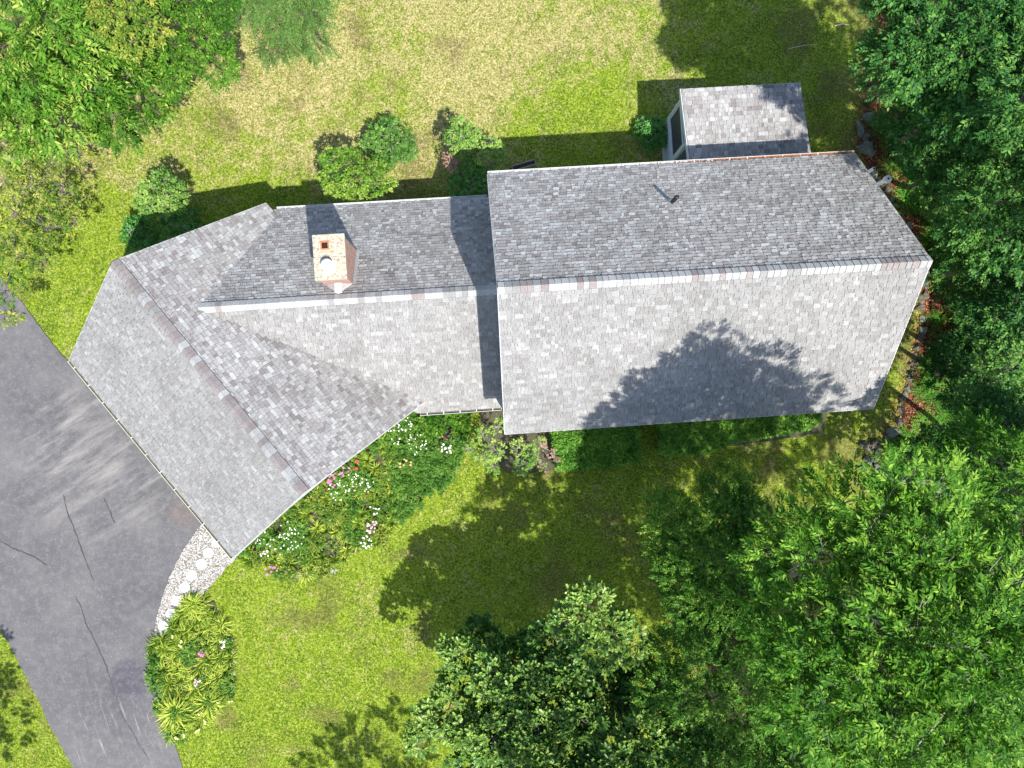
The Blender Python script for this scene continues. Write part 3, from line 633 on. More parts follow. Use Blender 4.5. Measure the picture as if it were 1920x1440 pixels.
def foliage(cl, key, dens, centre, jit=.2, flat=.65, base_tone=.5, scale=1.0, low=-.35):
    """cl list (x,y,z,r,tonebias)"""
    P = []; O = []; Up = []; S_ = []; T = []
    for (cx, cy, cz, r, tb) in cl:
        n = max(6, int(dens*r*r)); d = rng.normal(size=(n, 3)); d /= np.linalg.norm(d, axis=1, keepdims=True); d[:, 2] = np.where(d[:, 2] < low, -d[:, 2], d[:, 2])
        rad = r*rng.uniform(.45, 1.05, n)**.6; lump = 1+.25*np.sin(d[:, 0]*4+cx*3)*np.sin(d[:, 1]*5+cy*2)
        p = np.array([cx, cy, cz])+d*(rad*lump)[:, None]*np.array([1, 1, flat])
        away = p-np.array(centre); away[:, 2] *= .3; away /= np.linalg.norm(away, axis=1, keepdims=True)+1e-6
        o = d*np.array([1, 1, .35])+away*.4+rng.normal(0, .4, (n, 3)); up = np.array([0, 0, 1.])+d*.55+rng.normal(0, .35, (n, 3))
        P.append(p); O.append(o); Up.append(up); S_.append(scale*rng.uniform(.7, 1.25, n)); T.append(np.full(n, base_tone+tb)+rng.normal(0, .1, n))
    return instance(sprigs(key), np.concatenate(P), np.concatenate(O), np.concatenate(Up), np.concatenate(S_), np.concatenate(T), jit)
NL = 0
def limbs(mb, base, crown, cl, tr, twigs=3, seed=1):
    r = random.Random(seed); base = Vector(base); top = Vector(crown); fork = base.lerp(top, .55); q0 = Vector((r.uniform(-.12, .12), r.uniform(-.12, .12), 0))
    mb.tube([base, base.lerp(fork, .5)+q0, fork, top], [tr, tr*.85, tr*.7, tr*.35], 8)
    nodes = [(fork, tr*.5, 0), (fork.lerp(top, .5), tr*.42, 0), (top, tr*.35, 0)]
    for c in sorted(cl, key=lambda c: (Vector(c[:3])-top).length):
        e = Vector(c[:3]); s_, q, lv = min(nodes, key=lambda n_: (n_[0]-e).length*(1+.12*n_[2])+.25*(n_[0]-top).length); q = max(q*.72, .012)
        d = e-s_; m1 = s_.lerp(e, .4)+Vector((r.uniform(-.12, .12), r.uniform(-.12, .12), .08*d.length)); m2 = s_.lerp(e, .75)+Vector((r.uniform(-.1, .1), r.uniform(-.1, .1), 0))
        mb.tube([s_, m1, m2, e], [q, q*.85, q*.7, q*.5], 6); nodes.append((e, q*.6, lv+1)); nodes.append((m2, q*.65, lv+1))
        for k in range(twigs):
            d = Vector((r.gauss(0, 1), r.gauss(0, 1), r.uniform(-.2, .8))).normalized()*c[3]*.95; mid_ = e+d*.5+Vector((r.uniform(-.06, .06), r.uniform(-.06, .06), .03)); mb.tube([e, mid_, e+d], [.012, .008, .004], 4, False)
            d2 = (d+Vector((r.gauss(0, .5), r.gauss(0, .5), 0))*c[3]).normalized()*c[3]*.45; mb.tube([mid_, mid_+d2], [.007, .003], 3, False)
NLK = 2.1
def plant(name, base, crown, cl, key, dens, leafm, barkm, label, cat, group=None, tr=.15, tone=.5, jit=.16, flat=.65, scale=1, twigs=3, seed=1, trunk='trunk', low=-.35, crownname='crown'):
    global NL
    t = empty(name, base, label, cat, group); b0 = np.array(base)
    V, F, T = foliage(cl, key, dens*((.85 if key == 'far' else 2.05 if key in ('ash', 'ash_big') else NLK) if name in ('tree', 'oak_tree') else 1.15), crown, jit, flat, tone, scale, low); NL += len(F)
    o = link(crownname, npmesh(crownname, V-b0, F, {'tone': T}), leafm, t)
    mb = MB(); limbs(mb, Vector((0, 0, -.05)), Vector(crown)-Vector(base), [(c[0]-base[0], c[1]-base[1], c[2]-base[2], c[3]) for c in cl], tr, twigs, seed); mb.build(trunk, barkm, t, True)
    return t
def tree(px, py, zc_, R, rz, n, r0, key, dens, leafm, label, base=None, barkm=None, group=None, cat='tree', name='tree', world=None, **kw):
    c = Vector(world) if world else at(px, py, zc_); k_ = 1+min(c.z*.36, 3.2)/max(1, math.hypot(c.x, c.y)) if name == 'tree' else 1; b_ = base or (c.x*k_, c.y*k_); sd_ = int(abs(c.x*131+c.y*37))
    return plant(name, (b_[0], b_[1], 0), tuple(c), clumps_auto(c, R, rz, n, r0, sd_)+list(kw.pop('extra', [])), key, dens, leafm, barkm or M_bark, label, cat, group, seed=sd_, **kw)
L_ash = leafmat('ash_leaf', (.018, .075, .005), (.065, .19, .012), (.26, .43, .05), .3)
L_dark = leafmat('dark_small_leaf', (.018, .075, .007), (.055, .16, .014), (.22, .36, .05), .25)
L_wood = leafmat('woodland_leaf', (.016, .072, .016), (.046, .150, .030), (.16, .32, .055), .25)
L_oak = leafmat('oak_leaf', (.035, .12, .022), (.10, .24, .040), (.28, .42, .08), .2, .35, .5)
L_lime = leafmat('lime_leaf', (.022, .085, .008), (.10, .24, .020), (.42, .50, .10), .3)
L_mix = leafmat('yellowing_leaf', (.04, .12, .012), (.13, .23, .03), (.42, .40, .07), .3)
L_bl = leafmat('blue_green_leaf', (.035, .12, .022), (.11, .24, .040), (.32, .44, .10), .2)
L_fine = leafmat('feathery_leaf', (.03, .09, .02), (.09, .19, .04), (.22, .32, .08), .3)
L_glossy = leafmat('rhododendron_leaf', (.03, .12, .02), (.07, .23, .035), (.14, .34, .06), .15, .35, .5)
L_fern = leafmat('fern_leaf', (.035, .15, .015), (.07, .24, .02), (.14, .34, .04), .3)
L_hedge = leafmat('hedge_leaf', (.035, .12, .014), (.10, .26, .03), (.24, .42, .06), .2)
L_rust = leafmat('rusty_bloom', (.28, .14, .10), (.42, .24, .17), (.55, .36, .28), .2)

# --- trees
G_ = None
tree(0, 0, 0, 3.7, 2.3, 38, 1.02, 'ash', 62, L_ash, 'tall bright green ash whose crown fills the lower right corner', world=(9.5, -5.6, 13.2), extra=[(8.7, -1.95, 14.2, .6, .1), (8.4, -2.6, 14.0, .8, .1), (9.4, -2.6, 14.0, .8, 0), (8.9, -3.4, 14.6, .9, 0), (7.2, -3.6, 13.6, .8, 0), (12.3, -3.7, 13.2, .75, 0), (13.0, -4.1, 13.0, .85, 0), (11.5, -4.0, 13.4, .9, 0)], tr=.22, barkm=M_palebark, twigs=4, jit=.2)
tree(1890, 1360, 12.0, 2.9, 1.8, 18, .95, 'ash_big', 34, L_ash, 'bright green ash with the biggest leaves, in the bottom right corner', tr=.2)
tree(1940, 930, 9, 2.4, 1.8, 16, .85, 'ash', 55, L_ash, 'green ash at the right edge above the corner ash', tr=.2, tone=.42)
tree(1345, 1045, 6.0, 2.5, 1.9, 28, .72, 'small', 170, L_dark, 'dense dark small-leaved tree right of the shaded lawn', tr=.14, jit=.22)
tree(1370, 1290, 6.4, 3.0, 1.9, 34, .8, 'small', 150, L_dark, 'dense dark small-leaved tree between oak and ash', tr=.15, jit=.22)
tree(1560, 1440, 7.0, 2.8, 1.8, 24, .8, 'small', 140, L_dark, 'dark small-leaved tree under the ash at the bottom edge', tr=.15, jit=.22)
# oak, clumps as in the photograph
oc = [(1105, 1135, 7.0, .62, .35), (1145, 1180, 7.0, .6, .3), (1065, 1165, 6.6, .5, .25), (1180, 1215, 6.6, .5, .25), (1120, 1215, 6.2, .7, .1), (1030, 1215, 5.2, .8, -.1), (900, 1190, 3.6, .6, -.25), (960, 1240, 4.2, .9, -.2), (870, 1230, 4.8, .55, .3), (840, 1215, 4.6, .35, .3),  # last value is tone: sunlit clumps painted lighter, shaded ones darker
      (855, 1275, 4.8, .55, .1), (840, 1330, 5.2, .7, .3), (800, 1350, 5.2, .45, .3), (870, 1370, 5.4, .6, .3), (790, 1390, 5.2, .4, .3), (930, 1330, 4.6, .9, -.15), (1030, 1310, 5.0, 1.1, -.1), (1120, 1310, 5.4, 1.1, -.1), (1200, 1290, 5.4, .9, -.1),
      (960, 1420, 5.4, 1.1, -.1), (1060, 1410, 5.8, 1.1, .0), (1150, 1400, 6.3, .9, .1), (1215, 1385, 7.0, .8, .3), (1280, 1360, 7.0, .7, .15), (1300, 1430, 7.2, 1.1, .1), (1180, 1460, 7.0, 1.1, .1), (1090, 1480, 6.4, 1.2, 0), (1240, 1330, 6.0, .7, 0), (900, 1440, 5.2, .8, -.1)]
oc += [(930, 1270, 5.6, .7, .2), (985, 1295, 6.0, .8, .2), (1010, 1370, 6.4, .8, .25), (925, 1385, 6.0, .7, .25), (1090, 1350, 6.6, .7, .2), (1000, 1425, 6.6, .8, .25), (1060, 1270, 6.2, .7, .1)]
oc = [(*tuple(at(a, b_, c)), r, t) for a, b_, c, r, t in oc]
plant('oak_tree', (4.0, -14.3, 0), (4.0, -14.0, 5.2), oc, 'oak', 105, L_oak, M_purpbark, 'blue-green oak with lobed leaves and reddish twigs at the bottom edge', 'tree', tr=.2, jit=.2, twigs=6, flat=.6)
# tall trees just beyond the bottom and side edges of the picture; their shade reaches lawn and roof
tree(0, 0, 0, 4.3, 2.2, 14, 1.5, 'far', 21, L_ash, 'tall tree below the picture shading the front lawn', world=(5.6, -13.9, 11.6), tr=.25)
tree(0, 0, 0, 3.0, 1.8, 9, 1.3, 'far', 26, L_ash, 'tall tree outside the lower right corner', world=(15.8, -9.0, 13.0), tr=.22)
tree(0, 0, 0, 2.8, 2.0, 9, 1.3, 'far', 28, L_wood, 'tree outside the lower left corner shading the driveway verge', world=(-19.2, -16.6, 7.0), tr=.2)
tree(0, 0, 0, 2.4, 1.8, 8, 1.2, 'far', 28, L_wood, 'tree below the lower lawn, outside the picture', world=(-2.4, -20.2, 8.0), tr=.2)
# right wood
WG = 'woodland trees along the right edge'
wood = [(1800, 60, 9.6, 2.9, 'mid', 'big dark green woodland tree in the top right corner', .45), (1985, 170, 11.0, 2.3, 'ash', 'tall woodland tree at the right edge below the corner tree', .5),
        (1770, 215, 6.2, 2.1, 'mid', 'dark woodland tree leaning over the rear lawn beside the stone edging', .5), (1890, 375, 7.5, 2.3, 'mid', 'mid-green woodland tree right of the white vent pipes', .55),
        (1700, 105, 4.8, 1.4, 'small', 'low woodland tree between corner tree and rear lawn', .5), (1835, 500, 4.6, 1.7, 'small', 'low bushy woodland tree right of the main roof peak', .45),
        (1930, 560, 6.0, 1.9, 'mid', 'dark woodland tree at the right edge level with the roof', .3), (1900, 690, 6.0, 1.6, 'round', 'woodland tree with the lightest round leaves, right edge', .75),
        (1805, 700, 3.8, 1.5, 'small', 'low dark woodland tree level with the lower roof corner', .3), (1880, 830, 6.0, 2.0, 'small', 'dark woodland tree just above the corner ashes', .35),
        (1755, 870, 3.2, 1.5, 'mid', 'low green woodland tree beside the small rock pile', .5), (1745, 330, 3.2, 1.05, 'small', 'small woodland shrub tree beside the taller white vent pipe', .5)]
for px, py, zc_, R, key, lb, tn in wood:
    tree(px, py, zc_, R, R*.62, max(14, int(R*12)), R*.30, key, 120 if key in ('mid', 'round') else 75 if key == 'ash' else 160, L_wood, lb, group=WG, tone=tn, tr=.12, jit=.2)
tree(0, 0, 0, 3.4, 2.0, 12, 1.5, 'far', 24, L_wood, 'tall tree outside the right edge beyond the wood', world=(18.4, 5.0, 12.5), tr=.22)
tree(0, 0, 0, 3.0, 2.0, 12, 1.4, 'far', 24, L_wood, 'tall tree outside the top right corner', world=(18.3, 11.3, 12.0), tr=.22)
tree(0, 0, 0, 3.0, 2.0, 10, 1.4, 'far', 24, L_wood, 'tree above the picture shading the rear lawn corner', world=(12.4, 12.4, 11.0), tr=.2) if False else None
# top left
tree(70, 70, 5.8, 3.2, 2.0, 30, .74, 'ash_big', 52, L_lime, 'large bright lime green tree in the top left corner', tr=.2, tone=.45)
tree(215, 165, 4.6, 1.75, 1.3, 16, .55, 'ash_big', 60, L_lime, 'lower lime green tree right of the corner tree', tr=.12, tone=.35)
tree(50, 220, 4.2, 1.5, 1.2, 12, .5, 'ash_big', 60, L_lime, 'lime green tree at the left edge above the yellowing shrub', tr=.12, tone=.4)
tree(345, 62, 5.0, 1.9, 1.4, 18, .6, 'lance', 170, L_lime, 'darker glossy green tree right of the lime trees', tr=.12, tone=.25)
tree(235, 30, 6.6, 1.3, 1.0, 10, .5, 'lance', 170, L_mix, 'yellow-tinged tree between the two green trees at the top edge', tr=.1, tone=.6)
fc = [(*tuple(at(a, b_, c)), r, t) for a, b_, c, r, t in ((450, 0, 4.5, .7, 0), (480, 10, 4.5, .7, .05), (530, 30, 4.2, .75, 0), (575, 25, 4.2, .75, 0), (590, 80, 3.5, .45, 0), (545, 80, 3.4, .5, -.1), (510, 100, 3.0, .4, -.1), (560, -30, 4.5, .9, .1), (500, -40, 4.5, .9, 0), (595, 0, 4, .5, 0))]
plant('tree', (*tuple(at(540, -60))[:2], 0), tuple(at(540, -60, 4.6)), fc, 'fine', 95, L_fine, M_bark, 'feathery drooping tree at the top edge over the dry lawn', 'tree', tr=.1, flat=.5, twigs=4)
yc = [(30, 290, 2.8, .75), (95, 300, 2.6, .7), (150, 290, 2.2, .5), (60, 350, 3.0, .8), (120, 365, 2.6, .65), (30, 400, 2.8, .7), (90, 425, 2.6, .7), (140, 420, 2.2, .45), (35, 480, 2.8, .8), (80, 490, 2.4, .5), (10, 545, 3.2, .55), (28, 590, 3.0, .28), (8, 600, 3.1, .3), (10, 335, 2.6, .7), (55, 265, 2.2, .6), (10, 450, 2.8, .7)]
plant('tree', (*tuple(at(30, 400))[:2], 0), tuple(at(30, 395, 1.9)), [(*tuple(at(a, b_, c)), r, random.uniform(-.25, .3)) for a, b_, c, r in yc], 'lance', 74, L_mix, M_purpbark, 'sparse yellowing small tree with purple-grey branches at the left edge', 'tree', tr=.09, twigs=12, flat=.55, jit=.25)
# --- shrubs
def shrub(px, py, zc_, R, rz, n, r0, key, dens, lm, label, tone=.5, group=None, bark=None, **kw):
    R *= 1.06; r0 *= .8; n = int(n*1.25)
    return tree(px, py, zc_, R, rz, n, r0, key, dens, lm, label, name='shrub', cat='shrub', group=group, tone=tone, barkm=bark or M_palebark, tr=.05, trunk='stem', crownname='foliage', low=-.9, **kw)
shrub(307, 370, 1.9, .78, .8, 12, .38, 'round', 520, L_bl, 'round blue-green shrub standing out on the lawn behind the garage', .6)
shrub(262, 438, .9, .55, .6, 8, .4, 'round', 420, L_glossy, 'dark shrub against the rear wall of the garage', .35)
shrub(335, 425, .9, .8, .5, 8, .4, 'round', 400, L_glossy, 'low shaded shrub between round shrub and garage', .3)
sc_ = [(620, 300, 2.1, .38), (655, 300, 2.2, .42), (620, 335, 2.2, .38), (665, 335, 2.3, .45), (700, 315, 2.0, .38), (700, 350, 2.1, .4), (665, 362, 2.1, .33), (725, 345, 1.8, .28), (640, 350, 2., .35), (622, 352, 1.8, .28)]
plant('shrub', (*tuple(at(665, 325))[:2], 0), tuple(at(665, 330, 1.2)), [(*tuple(at(a, b_, c+.5)), r, random.uniform(-.15, .3)) for a, b_, c, r in sc_], 'round', 620, L_lime, M_palebark, 'lime green lumpy shrub behind the chimney side wing', 'shrub', tr=.05, trunk='stem', crownname='foliage', low=-.9, tone=.5)
shrub(728, 268, .9, .85, .6, 12, .38, 'round', 480, L_bl, 'spreading blue-green shrub upper right of the lime shrub', .35)
shrub(868, 258, 1.7, .6, .6, 9, .34, 'round', 560, L_bl, 'light green rounded shrub at the step between wing and main block', .65)
shrub(918, 290, 1.5, .6, .6, 8, .32, 'round', 500, L_bl, 'pale shrub touching the upper corner of the main roof', .75)
shrub(885, 345, 1.0, .8, .5, 10, .4, 'round', 420, L_glossy, 'dark leggy shrub in the corner between wing and main block', .5)
shrub(847, 303, 1.3, .3, .25, 5, .16, 'box', 900, L_rust, 'small shrub with faded rusty blooms in front of the dark leggy shrub', .5)
shrub(1224, 250, .5, .52, .42, 16, .34, 'glossy', 520, L_glossy, 'rounded glossy evergreen shrub beside the porch', .55)
def sparse(pts, label, tone=.6, key='round', dens=420, lm=None):
    cs = [(*tuple(at(a, b_, c)), r, random.uniform(-.2, .25)) for a, b_, c, r in pts]; cx = sum(p[0] for p in pts)/len(pts); cy = sum(p[1] for p in pts)/len(pts)
    return plant('shrub', (*tuple(at(cx, cy))[:2], 0), tuple(at(cx, cy, .5)), cs, key, dens, lm or L_bl, M_palebark, label, 'shrub', tr=.045, trunk='stem', crownname='foliage', tone=tone, twigs=9, low=-.9)
sparse([(880, 838, 1.2, .22), (905, 815, 1.4, .3), (905, 855, 1.3, .3), (935, 800, 1.4, .25), (930, 845, 1.6, .35), (925, 875, 1.2, .25)], 'open pale green shrub left of the main roof front corner', .8)
sparse([(970, 840, 1.5, .28), (985, 870, 1.5, .35), (1000, 850, 1.4, .3), (975, 880, 1.2, .25), (1010, 830, 1.2, .2), (1015, 875, .9, .15)], 'open pale green shrub with bare twigs left of the clipped hedge', .8)
sparse([(1035, 850, 1.2, .16), (1020, 838, 1.3, .14), (1043, 862, 1.1, .12), (1012, 868, 1.2, .14), (1025, 890, .9, .1)], 'twiggy shrub with faded tan seed heads over the clipped hedge', .5, 'box', 700, L_rust)
def hedge(P, h, label, seed, dens=900, tone=.45):
    P = [Vector((*p, 0)) for p in P]; c = sum(P, Vector())/len(P); t = empty('hedge', c, label, 'hedge', 'clipped hedges in front of the main block')
    xs_ = [p.x for p in P]; ys_ = [p.y for p in P]; n = int(dens*(max(xs_)-min(xs_))*(max(ys_)-min(ys_)))
    x = rng.uniform(min(xs_), max(xs_), n); y = rng.uniform(min(ys_), max(ys_), n); k = inpoly(x, y, [(p.x, p.y) for p in P]); x, y = x[k], y[k]
    z = h+(vnoise(x, y, .5, seed)-.5)*.22-rng.random(len(x))**2*.25; pos = [np.stack([x, y, z], 1)]; out = [rng.normal(size=(len(x), 3))*np.array([1, 1, .5])]
    for a, b_ in zip(P, P[1:]+P[:1]):
        L = (b_-a).length; m_ = int(L*h*dens*.5); q = rng.random(m_); zz_ = rng.random(m_)*h; nn = Vector(((b_-a).y, -(b_-a).x, 0)).normalized(); nn = nn if nn.dot(a-c) > 0 else -nn
        w = rng.uniform(-.15, .05, m_)+(vnoise(q*L, zz_, .4, seed)-.5)*.12
        pos.append(np.stack([a.x+(b_.x-a.x)*q+nn.x*w, a.y+(b_.y-a.y)*q+nn.y*w, zz_], 1)); out.append(np.array(nn)[None]+rng.normal(0, .7, (m_, 3)))
    pos = np.concatenate(pos); out = np.concatenate(out); n = len(pos)
    V, F, T = instance(sprigs('glossy'), pos, out, np.array([0, 0, 1.])+rng.normal(0, .6, (n, 3)), rng.uniform(.7, 1.3, n), tone+(vnoise(pos[:, 0], pos[:, 1], .35, seed+3)-.5)*.9, .25)
    link('foliage', npmesh('foliage', V-np.array(c), F, {'tone': T}), L_hedge, t)
    mb = MB(); r = random.Random(seed)
    for k in range(14):
        a = c.lerp(r.choice(P), r.uniform(.2, .9))-c; mb.tube([a, a+Vector((r.uniform(-.15, .15), r.uniform(-.15, .15), h*.85))], [.02, .008], 5)
    mb.build('stem', M_bark, t)
hedge([tuple(at(*p, .9))[:2] for p in ((1035, 790), (1196, 775), (1197, 862), (1120, 872), (1050, 878))], .95, 'clipped dark hedge left of the grass gap under the main roof', 4)
hedge([tuple(at(*p, .9))[:2] for p in ((1246, 780), (1538, 755), (1538, 790), (1500, 806), (1380, 825), (1330, 845), (1248, 850))], .95, 'clipped dark hedge right of the grass gap, tapering to the right', 6, tone=.55)

# --- garden plants
def tuft(px, py, R, n, lm, label, group, name='grass_clump', hgt=.45, tone=.5, w=.016, loc=None):
    p = loc or at(px, py); a = rng.uniform(0, 2*math.pi, n); L = R*rng.uniform(.55, 1.1, n); hh = hgt*rng.uniform(.5, 1.1, n); t_ = np.array([0, .3, .65, 1.0]); wd = np.array([1, 1, .7, .02])*w
    r = t_[None]*L[:, None]; z = hh[:, None]*(2.6*t_-2.2*t_**2)[None]; r0 = rng.uniform(0, R*.12, n)[:, None]; bend = rng.normal(0, .25, n)[:, None]*t_[None]
    x = (r+r0)*np.cos(a[:, None]+bend); y = (r+r0)*np.sin(a[:, None]+bend); sx_ = -np.sin(a)[:, None]*wd[None]; sy_ = np.cos(a)[:, None]*wd[None]
    V = np.stack([np.stack([x-sx_, y-sy_, z], 2), np.stack([x+sx_, y+sy_, z], 2)], 2).reshape(-1, 3)
    f = np.array([[0, 1, 3, 2], [2, 3, 5, 4], [4, 5, 7, 6]]); F = (f[None]+np.arange(n)[:, None, None]*8).reshape(-1, 4)
    o = link(name, npmesh(name, V, F, {'tone': np.clip(np.repeat(rng.normal(tone, .28, n), 8), 0, 1)}), lm); o.location = p; return tag(o, label, 'plant', group)
def zone(v, edges, words):
    for e, w in zip(edges, words):
        if v < e: return w
    return words[-1]
def daisies(mb, pts, r, kind='daisy'):
    for p in pts:
        p = Vector(p); t = Vector((random.gauss(0, .25), random.gauss(0, .25), 1)).normalized(); x = t.orthogonal().normalized(); y = t.cross(x); s_ = r*random.uniform(.75, 1.2); n = 7
        ring = [p+(x*math.cos(2*math.pi*k/(2*n))+y*math.sin(2*math.pi*k/(2*n)))*(s_ if k % 2 else s_*.62)+t*.008 for k in range(2*n)]; mb.poly([p]+ring, [(0, k+1, (k+1) % (2*n)+1) for k in range(2*n)])
FL = {'white': simple('white_petals', (.85, .85, .82), .7, 5, .05, 0), 'pink': simple('pink_petals', (.62, .16, .38), .7, 5, .2, 0), 'palepink': simple('pale_pink_petals', (.72, .42, .55), .7, 5, .2, 0), 'red': simple('red_petals', (.62, .02, .05), .7, 5, .2, 0), 'orange': simple('orange_petals', (.62, .38, .18), .7, 5, .2, 0), 'yellow': simple('yellow_petals', (.75, .68, .25), .7, 5, .1, 0)}
def mound(px, py, R, h, key, lm, label, group=None, dens=420, tone=.5, flower=None, nf=0, fr=.035, loc=None):
    p = loc or at(px, py); t = empty('garden_plant', p, label, 'plant', group)
    cl = [(random.gauss(0, R*.4), random.gauss(0, R*.4), h*random.uniform(.4, .75), R*.55, random.uniform(-.1, .15)) for _ in range(6)]
    V, F, T = foliage(cl, key, dens, (0, 0, 0), .2, .7, tone, 1, -.2); V[:, 2] = np.maximum(V[:, 2], .03); link('foliage', npmesh('foliage', V, F, {'tone': T}), lm, t)
    if flower:
        mb = MB(); pts = []
        for _ in range(nf):
            a = random.uniform(0, 6.28); r = R*math.sqrt(random.random())*1.0; pts.append((r*math.cos(a), r*math.sin(a), h*1.25+.35*R*(1-(r/R)**2)+random.uniform(-.02, .08)))
        daisies(mb, pts, fr); mb.build('blossoms', FL[flower], t)
    return t
L_gold = leafmat('yellow_green_blade', (.02, .075, .006), (.17, .28, .02), (.56, .62, .10), .3)
L_gr = leafmat('green_blade', (.04, .13, .02), (.10, .23, .03), (.24, .36, .07), .3)
# bed beside the garage gable
B1 = 'plants in the flower bed beside the garage gable'
def inb(px, py, P): p = at(px, py); return bool(inpoly(np.array([p.x]), np.array([p.y]), P)[0])
for px, py, R, nf in ((752, 812, .45, 26), (785, 832, .42, 26), (765, 795, .35, 14), (668, 900, .42, 26), (640, 915, .4, 22), (698, 903, .35, 16), (560, 1003, .45, 24), (535, 1015, .4, 18), (505, 1008, .38, 16), (548, 985, .3, 8)):
    mound(px, py, R, .5, 'round', L_gr, 'white daisy clump in the '+zone(px, (600, 720), ('lowest', 'middle', 'uppermost'))+' daisy patch of the flower bed beside the garage gable', B1+' with daisies', flower='white', nf=int(nf*.8), fr=.031)
for px, py, c, lb, nf, fr in ((702, 985, 'palepink', 'pale pink phlox at the lawn side of the flower bed', 18, .05), (515, 1066, 'pink', 'magenta flowers at the lower tip of the flower bed', 7, .055), (671, 873, 'red', 'single red rose close to the garage gable', 2, .08), (652, 884, 'pink', 'magenta flowers left of the red rose', 10, .05),
                         (628, 899, 'pink', 'pink flowers against the garage gable edge', 12, .05), (762, 866, 'orange', 'orange-tan flowers in the middle of the flower bed', 8, .05), (838, 840, 'white', 'white flower cluster beside the purple foliage', 14, .045), (705, 955, 'white', 'small white flowers above the pale pink phlox', 8, .04),
                         (690, 1012, 'white', 'silvery white plant at the lawn edge of the flower bed', 16, .04), (502, 1030, 'white', 'white flowers near the lower tip of the flower bed', 8, .04)):
    mound(px, py, .25, .35, 'round', L_gr, lb, dens=300, flower=c, nf=nf, fr=fr)
mound(615, 1066, .24, .2, 'box', leafmat('silver_leaf', (.2, .24, .25), (.34, .38, .4), (.5, .55, .58), .1), 'silver-blue cushion plant at the lawn edge of the flower bed')
mound(842, 812, .32, .6, 'round', leafmat('purple_leaf', (.04, .012, .03), (.08, .025, .05), (.14, .05, .08), .15), 'dark purple-leaved plant right of the daisies')
for px, py in ((820, 795), (850, 785), (810, 780), (800, 800), (862, 800)): mound(px, py, .42, .8, 'round', L_lime, 'leafy green shrubby plant under the wing gutter', 'leafy plants under the wing gutter', tone=.25)
tuft(822, 852, .62, 110, L_gr, 'fine dark green fountain grass beside the purple foliage', None, tone=.25, w=.010)
placed = []; r_ = random.Random(5)
for k in range(1500):
    px = r_.uniform(440, 870); py = r_.uniform(770, 1080)
    if not inb(px, py, BED1) or any(math.hypot(px-a, py-b_) < 14 for a, b_ in placed): continue
    if math.hypot(px-562, py-1066) < 14: continue
    placed.append((px, py)); q = r_.random(); right = px > 740
    if q < .5 and not right: tuft(px, py, r_.uniform(.3, .5), 60, L_gold, 'yellow-green strappy lily clump in the '+zone(px, (520, 580, 640, 700, 760), ('lower tip', 'lower third', 'middle, left of the red rose,', 'middle, below the red rose,', 'upper third', 'upper end under the wing gutter'))+' of the flower bed', B1+', strappy', tone=r_.uniform(.3, .7), w=.013)
    elif q < .75: mound(px, py, r_.uniform(.25, .4), r_.uniform(.3, .5), 'lance' if q < .6 else 'box', L_gr if right or q < .62 else L_lime, 'low leafy green perennial in the '+zone(px, (520, 580, 640, 700, 760), ('lower tip', 'lower third', 'middle, left of the red rose,', 'middle, below the red rose,', 'upper third', 'upper end under the wing gutter'))+' of the flower bed', B1+', leafy', tone=r_.uniform(.2, .6), dens=330)
    else: mound(px, py, r_.uniform(.25, .4), r_.uniform(.3, .45), 'lance', L_gr if right else L_mix, 'bushy narrow-leaved perennial in the '+zone(px, (520, 580, 640, 700, 760), ('lower tip', 'lower third', 'middle, left of the red rose,', 'middle, below the red rose,', 'upper third', 'upper end under the wing gutter'))+' of the flower bed', B1+', bushy', tone=r_.uniform(.25, .6), dens=300)
# lily bed beside the driveway
placed = []
for k in range(900):
    px = r_.uniform(288, 437); py = r_.uniform(1120, 1375)
    if not inb(px, py, BED2) or any(math.hypot(px-a, py-b_) < 16.5 for a, b_ in placed): continue
    placed.append((px, py))
    if r_.random() < .85: tuft(px, py, r_.uniform(.40, .62), 62, L_gold, 'yellow-green strappy lily clump '+('at the asphalt side' if px < 345 else 'at the lawn side' if px > 390 else 'in the middle')+' of the '+zone(py, (1200, 1270), ('upper', 'central', 'lower'))+' bed beside the asphalt', 'lily clumps in the bed beside the asphalt', tone=r_.uniform(.35, .8), w=.013)
    else: mound(px, py, .3, .35, 'lance', L_gr, 'leafy perennial among the lilies, '+zone(py, (1180, 1220, 1260, 1300, 1340), ('at the top of the bed', 'below the top of the bed', 'level with the pink flowers', 'below the pink flowers', 'above the big spiky grass', 'beside the big spiky grass')), 'leafy perennials among the lilies', tone=.5, dens=330)
tuft(333, 1330, .85, 170, L_gold, 'large spiky ornamental grass at the lower left tip of the lily bed', None, tone=.8, w=.016, hgt=.6)
tuft(395, 1312, .75, 150, L_gold, 'large spiky ornamental grass right of the biggest one', None, tone=.75, w=.016, hgt=.6)
tuft(365, 1130, .6, 130, L_gold, 'spiky grass clump at the upper tip of the lily bed', None, tone=.65, w=.016)
for px, py, c, lb in ((390, 1217, 'pink', 'small pink flowers in the lily bed'), (428, 1200, 'white', 'white flowers at the lawn edge of the lily bed'), (378, 1272, 'palepink', 'pale pinkish flowers in the lower lily bed')): mound(px, py, .16, .35, 'round', L_gr, lb, dens=260, flower=c, nf=9, fr=.045)
for px, py in ((350, 1198), (345, 1205), (332, 1186), (385, 1330), (390, 1345), (352, 1368), (378, 1362), (415, 1306), (440, 1306), (340, 1375)):
    mound(px, py, .09, .3, 'box', L_gr, 'pale yellow bloom on a stalk around the lily bed', 'pale yellow blooms around the lily bed', dens=200, flower='yellow', nf=3, fr=.045)
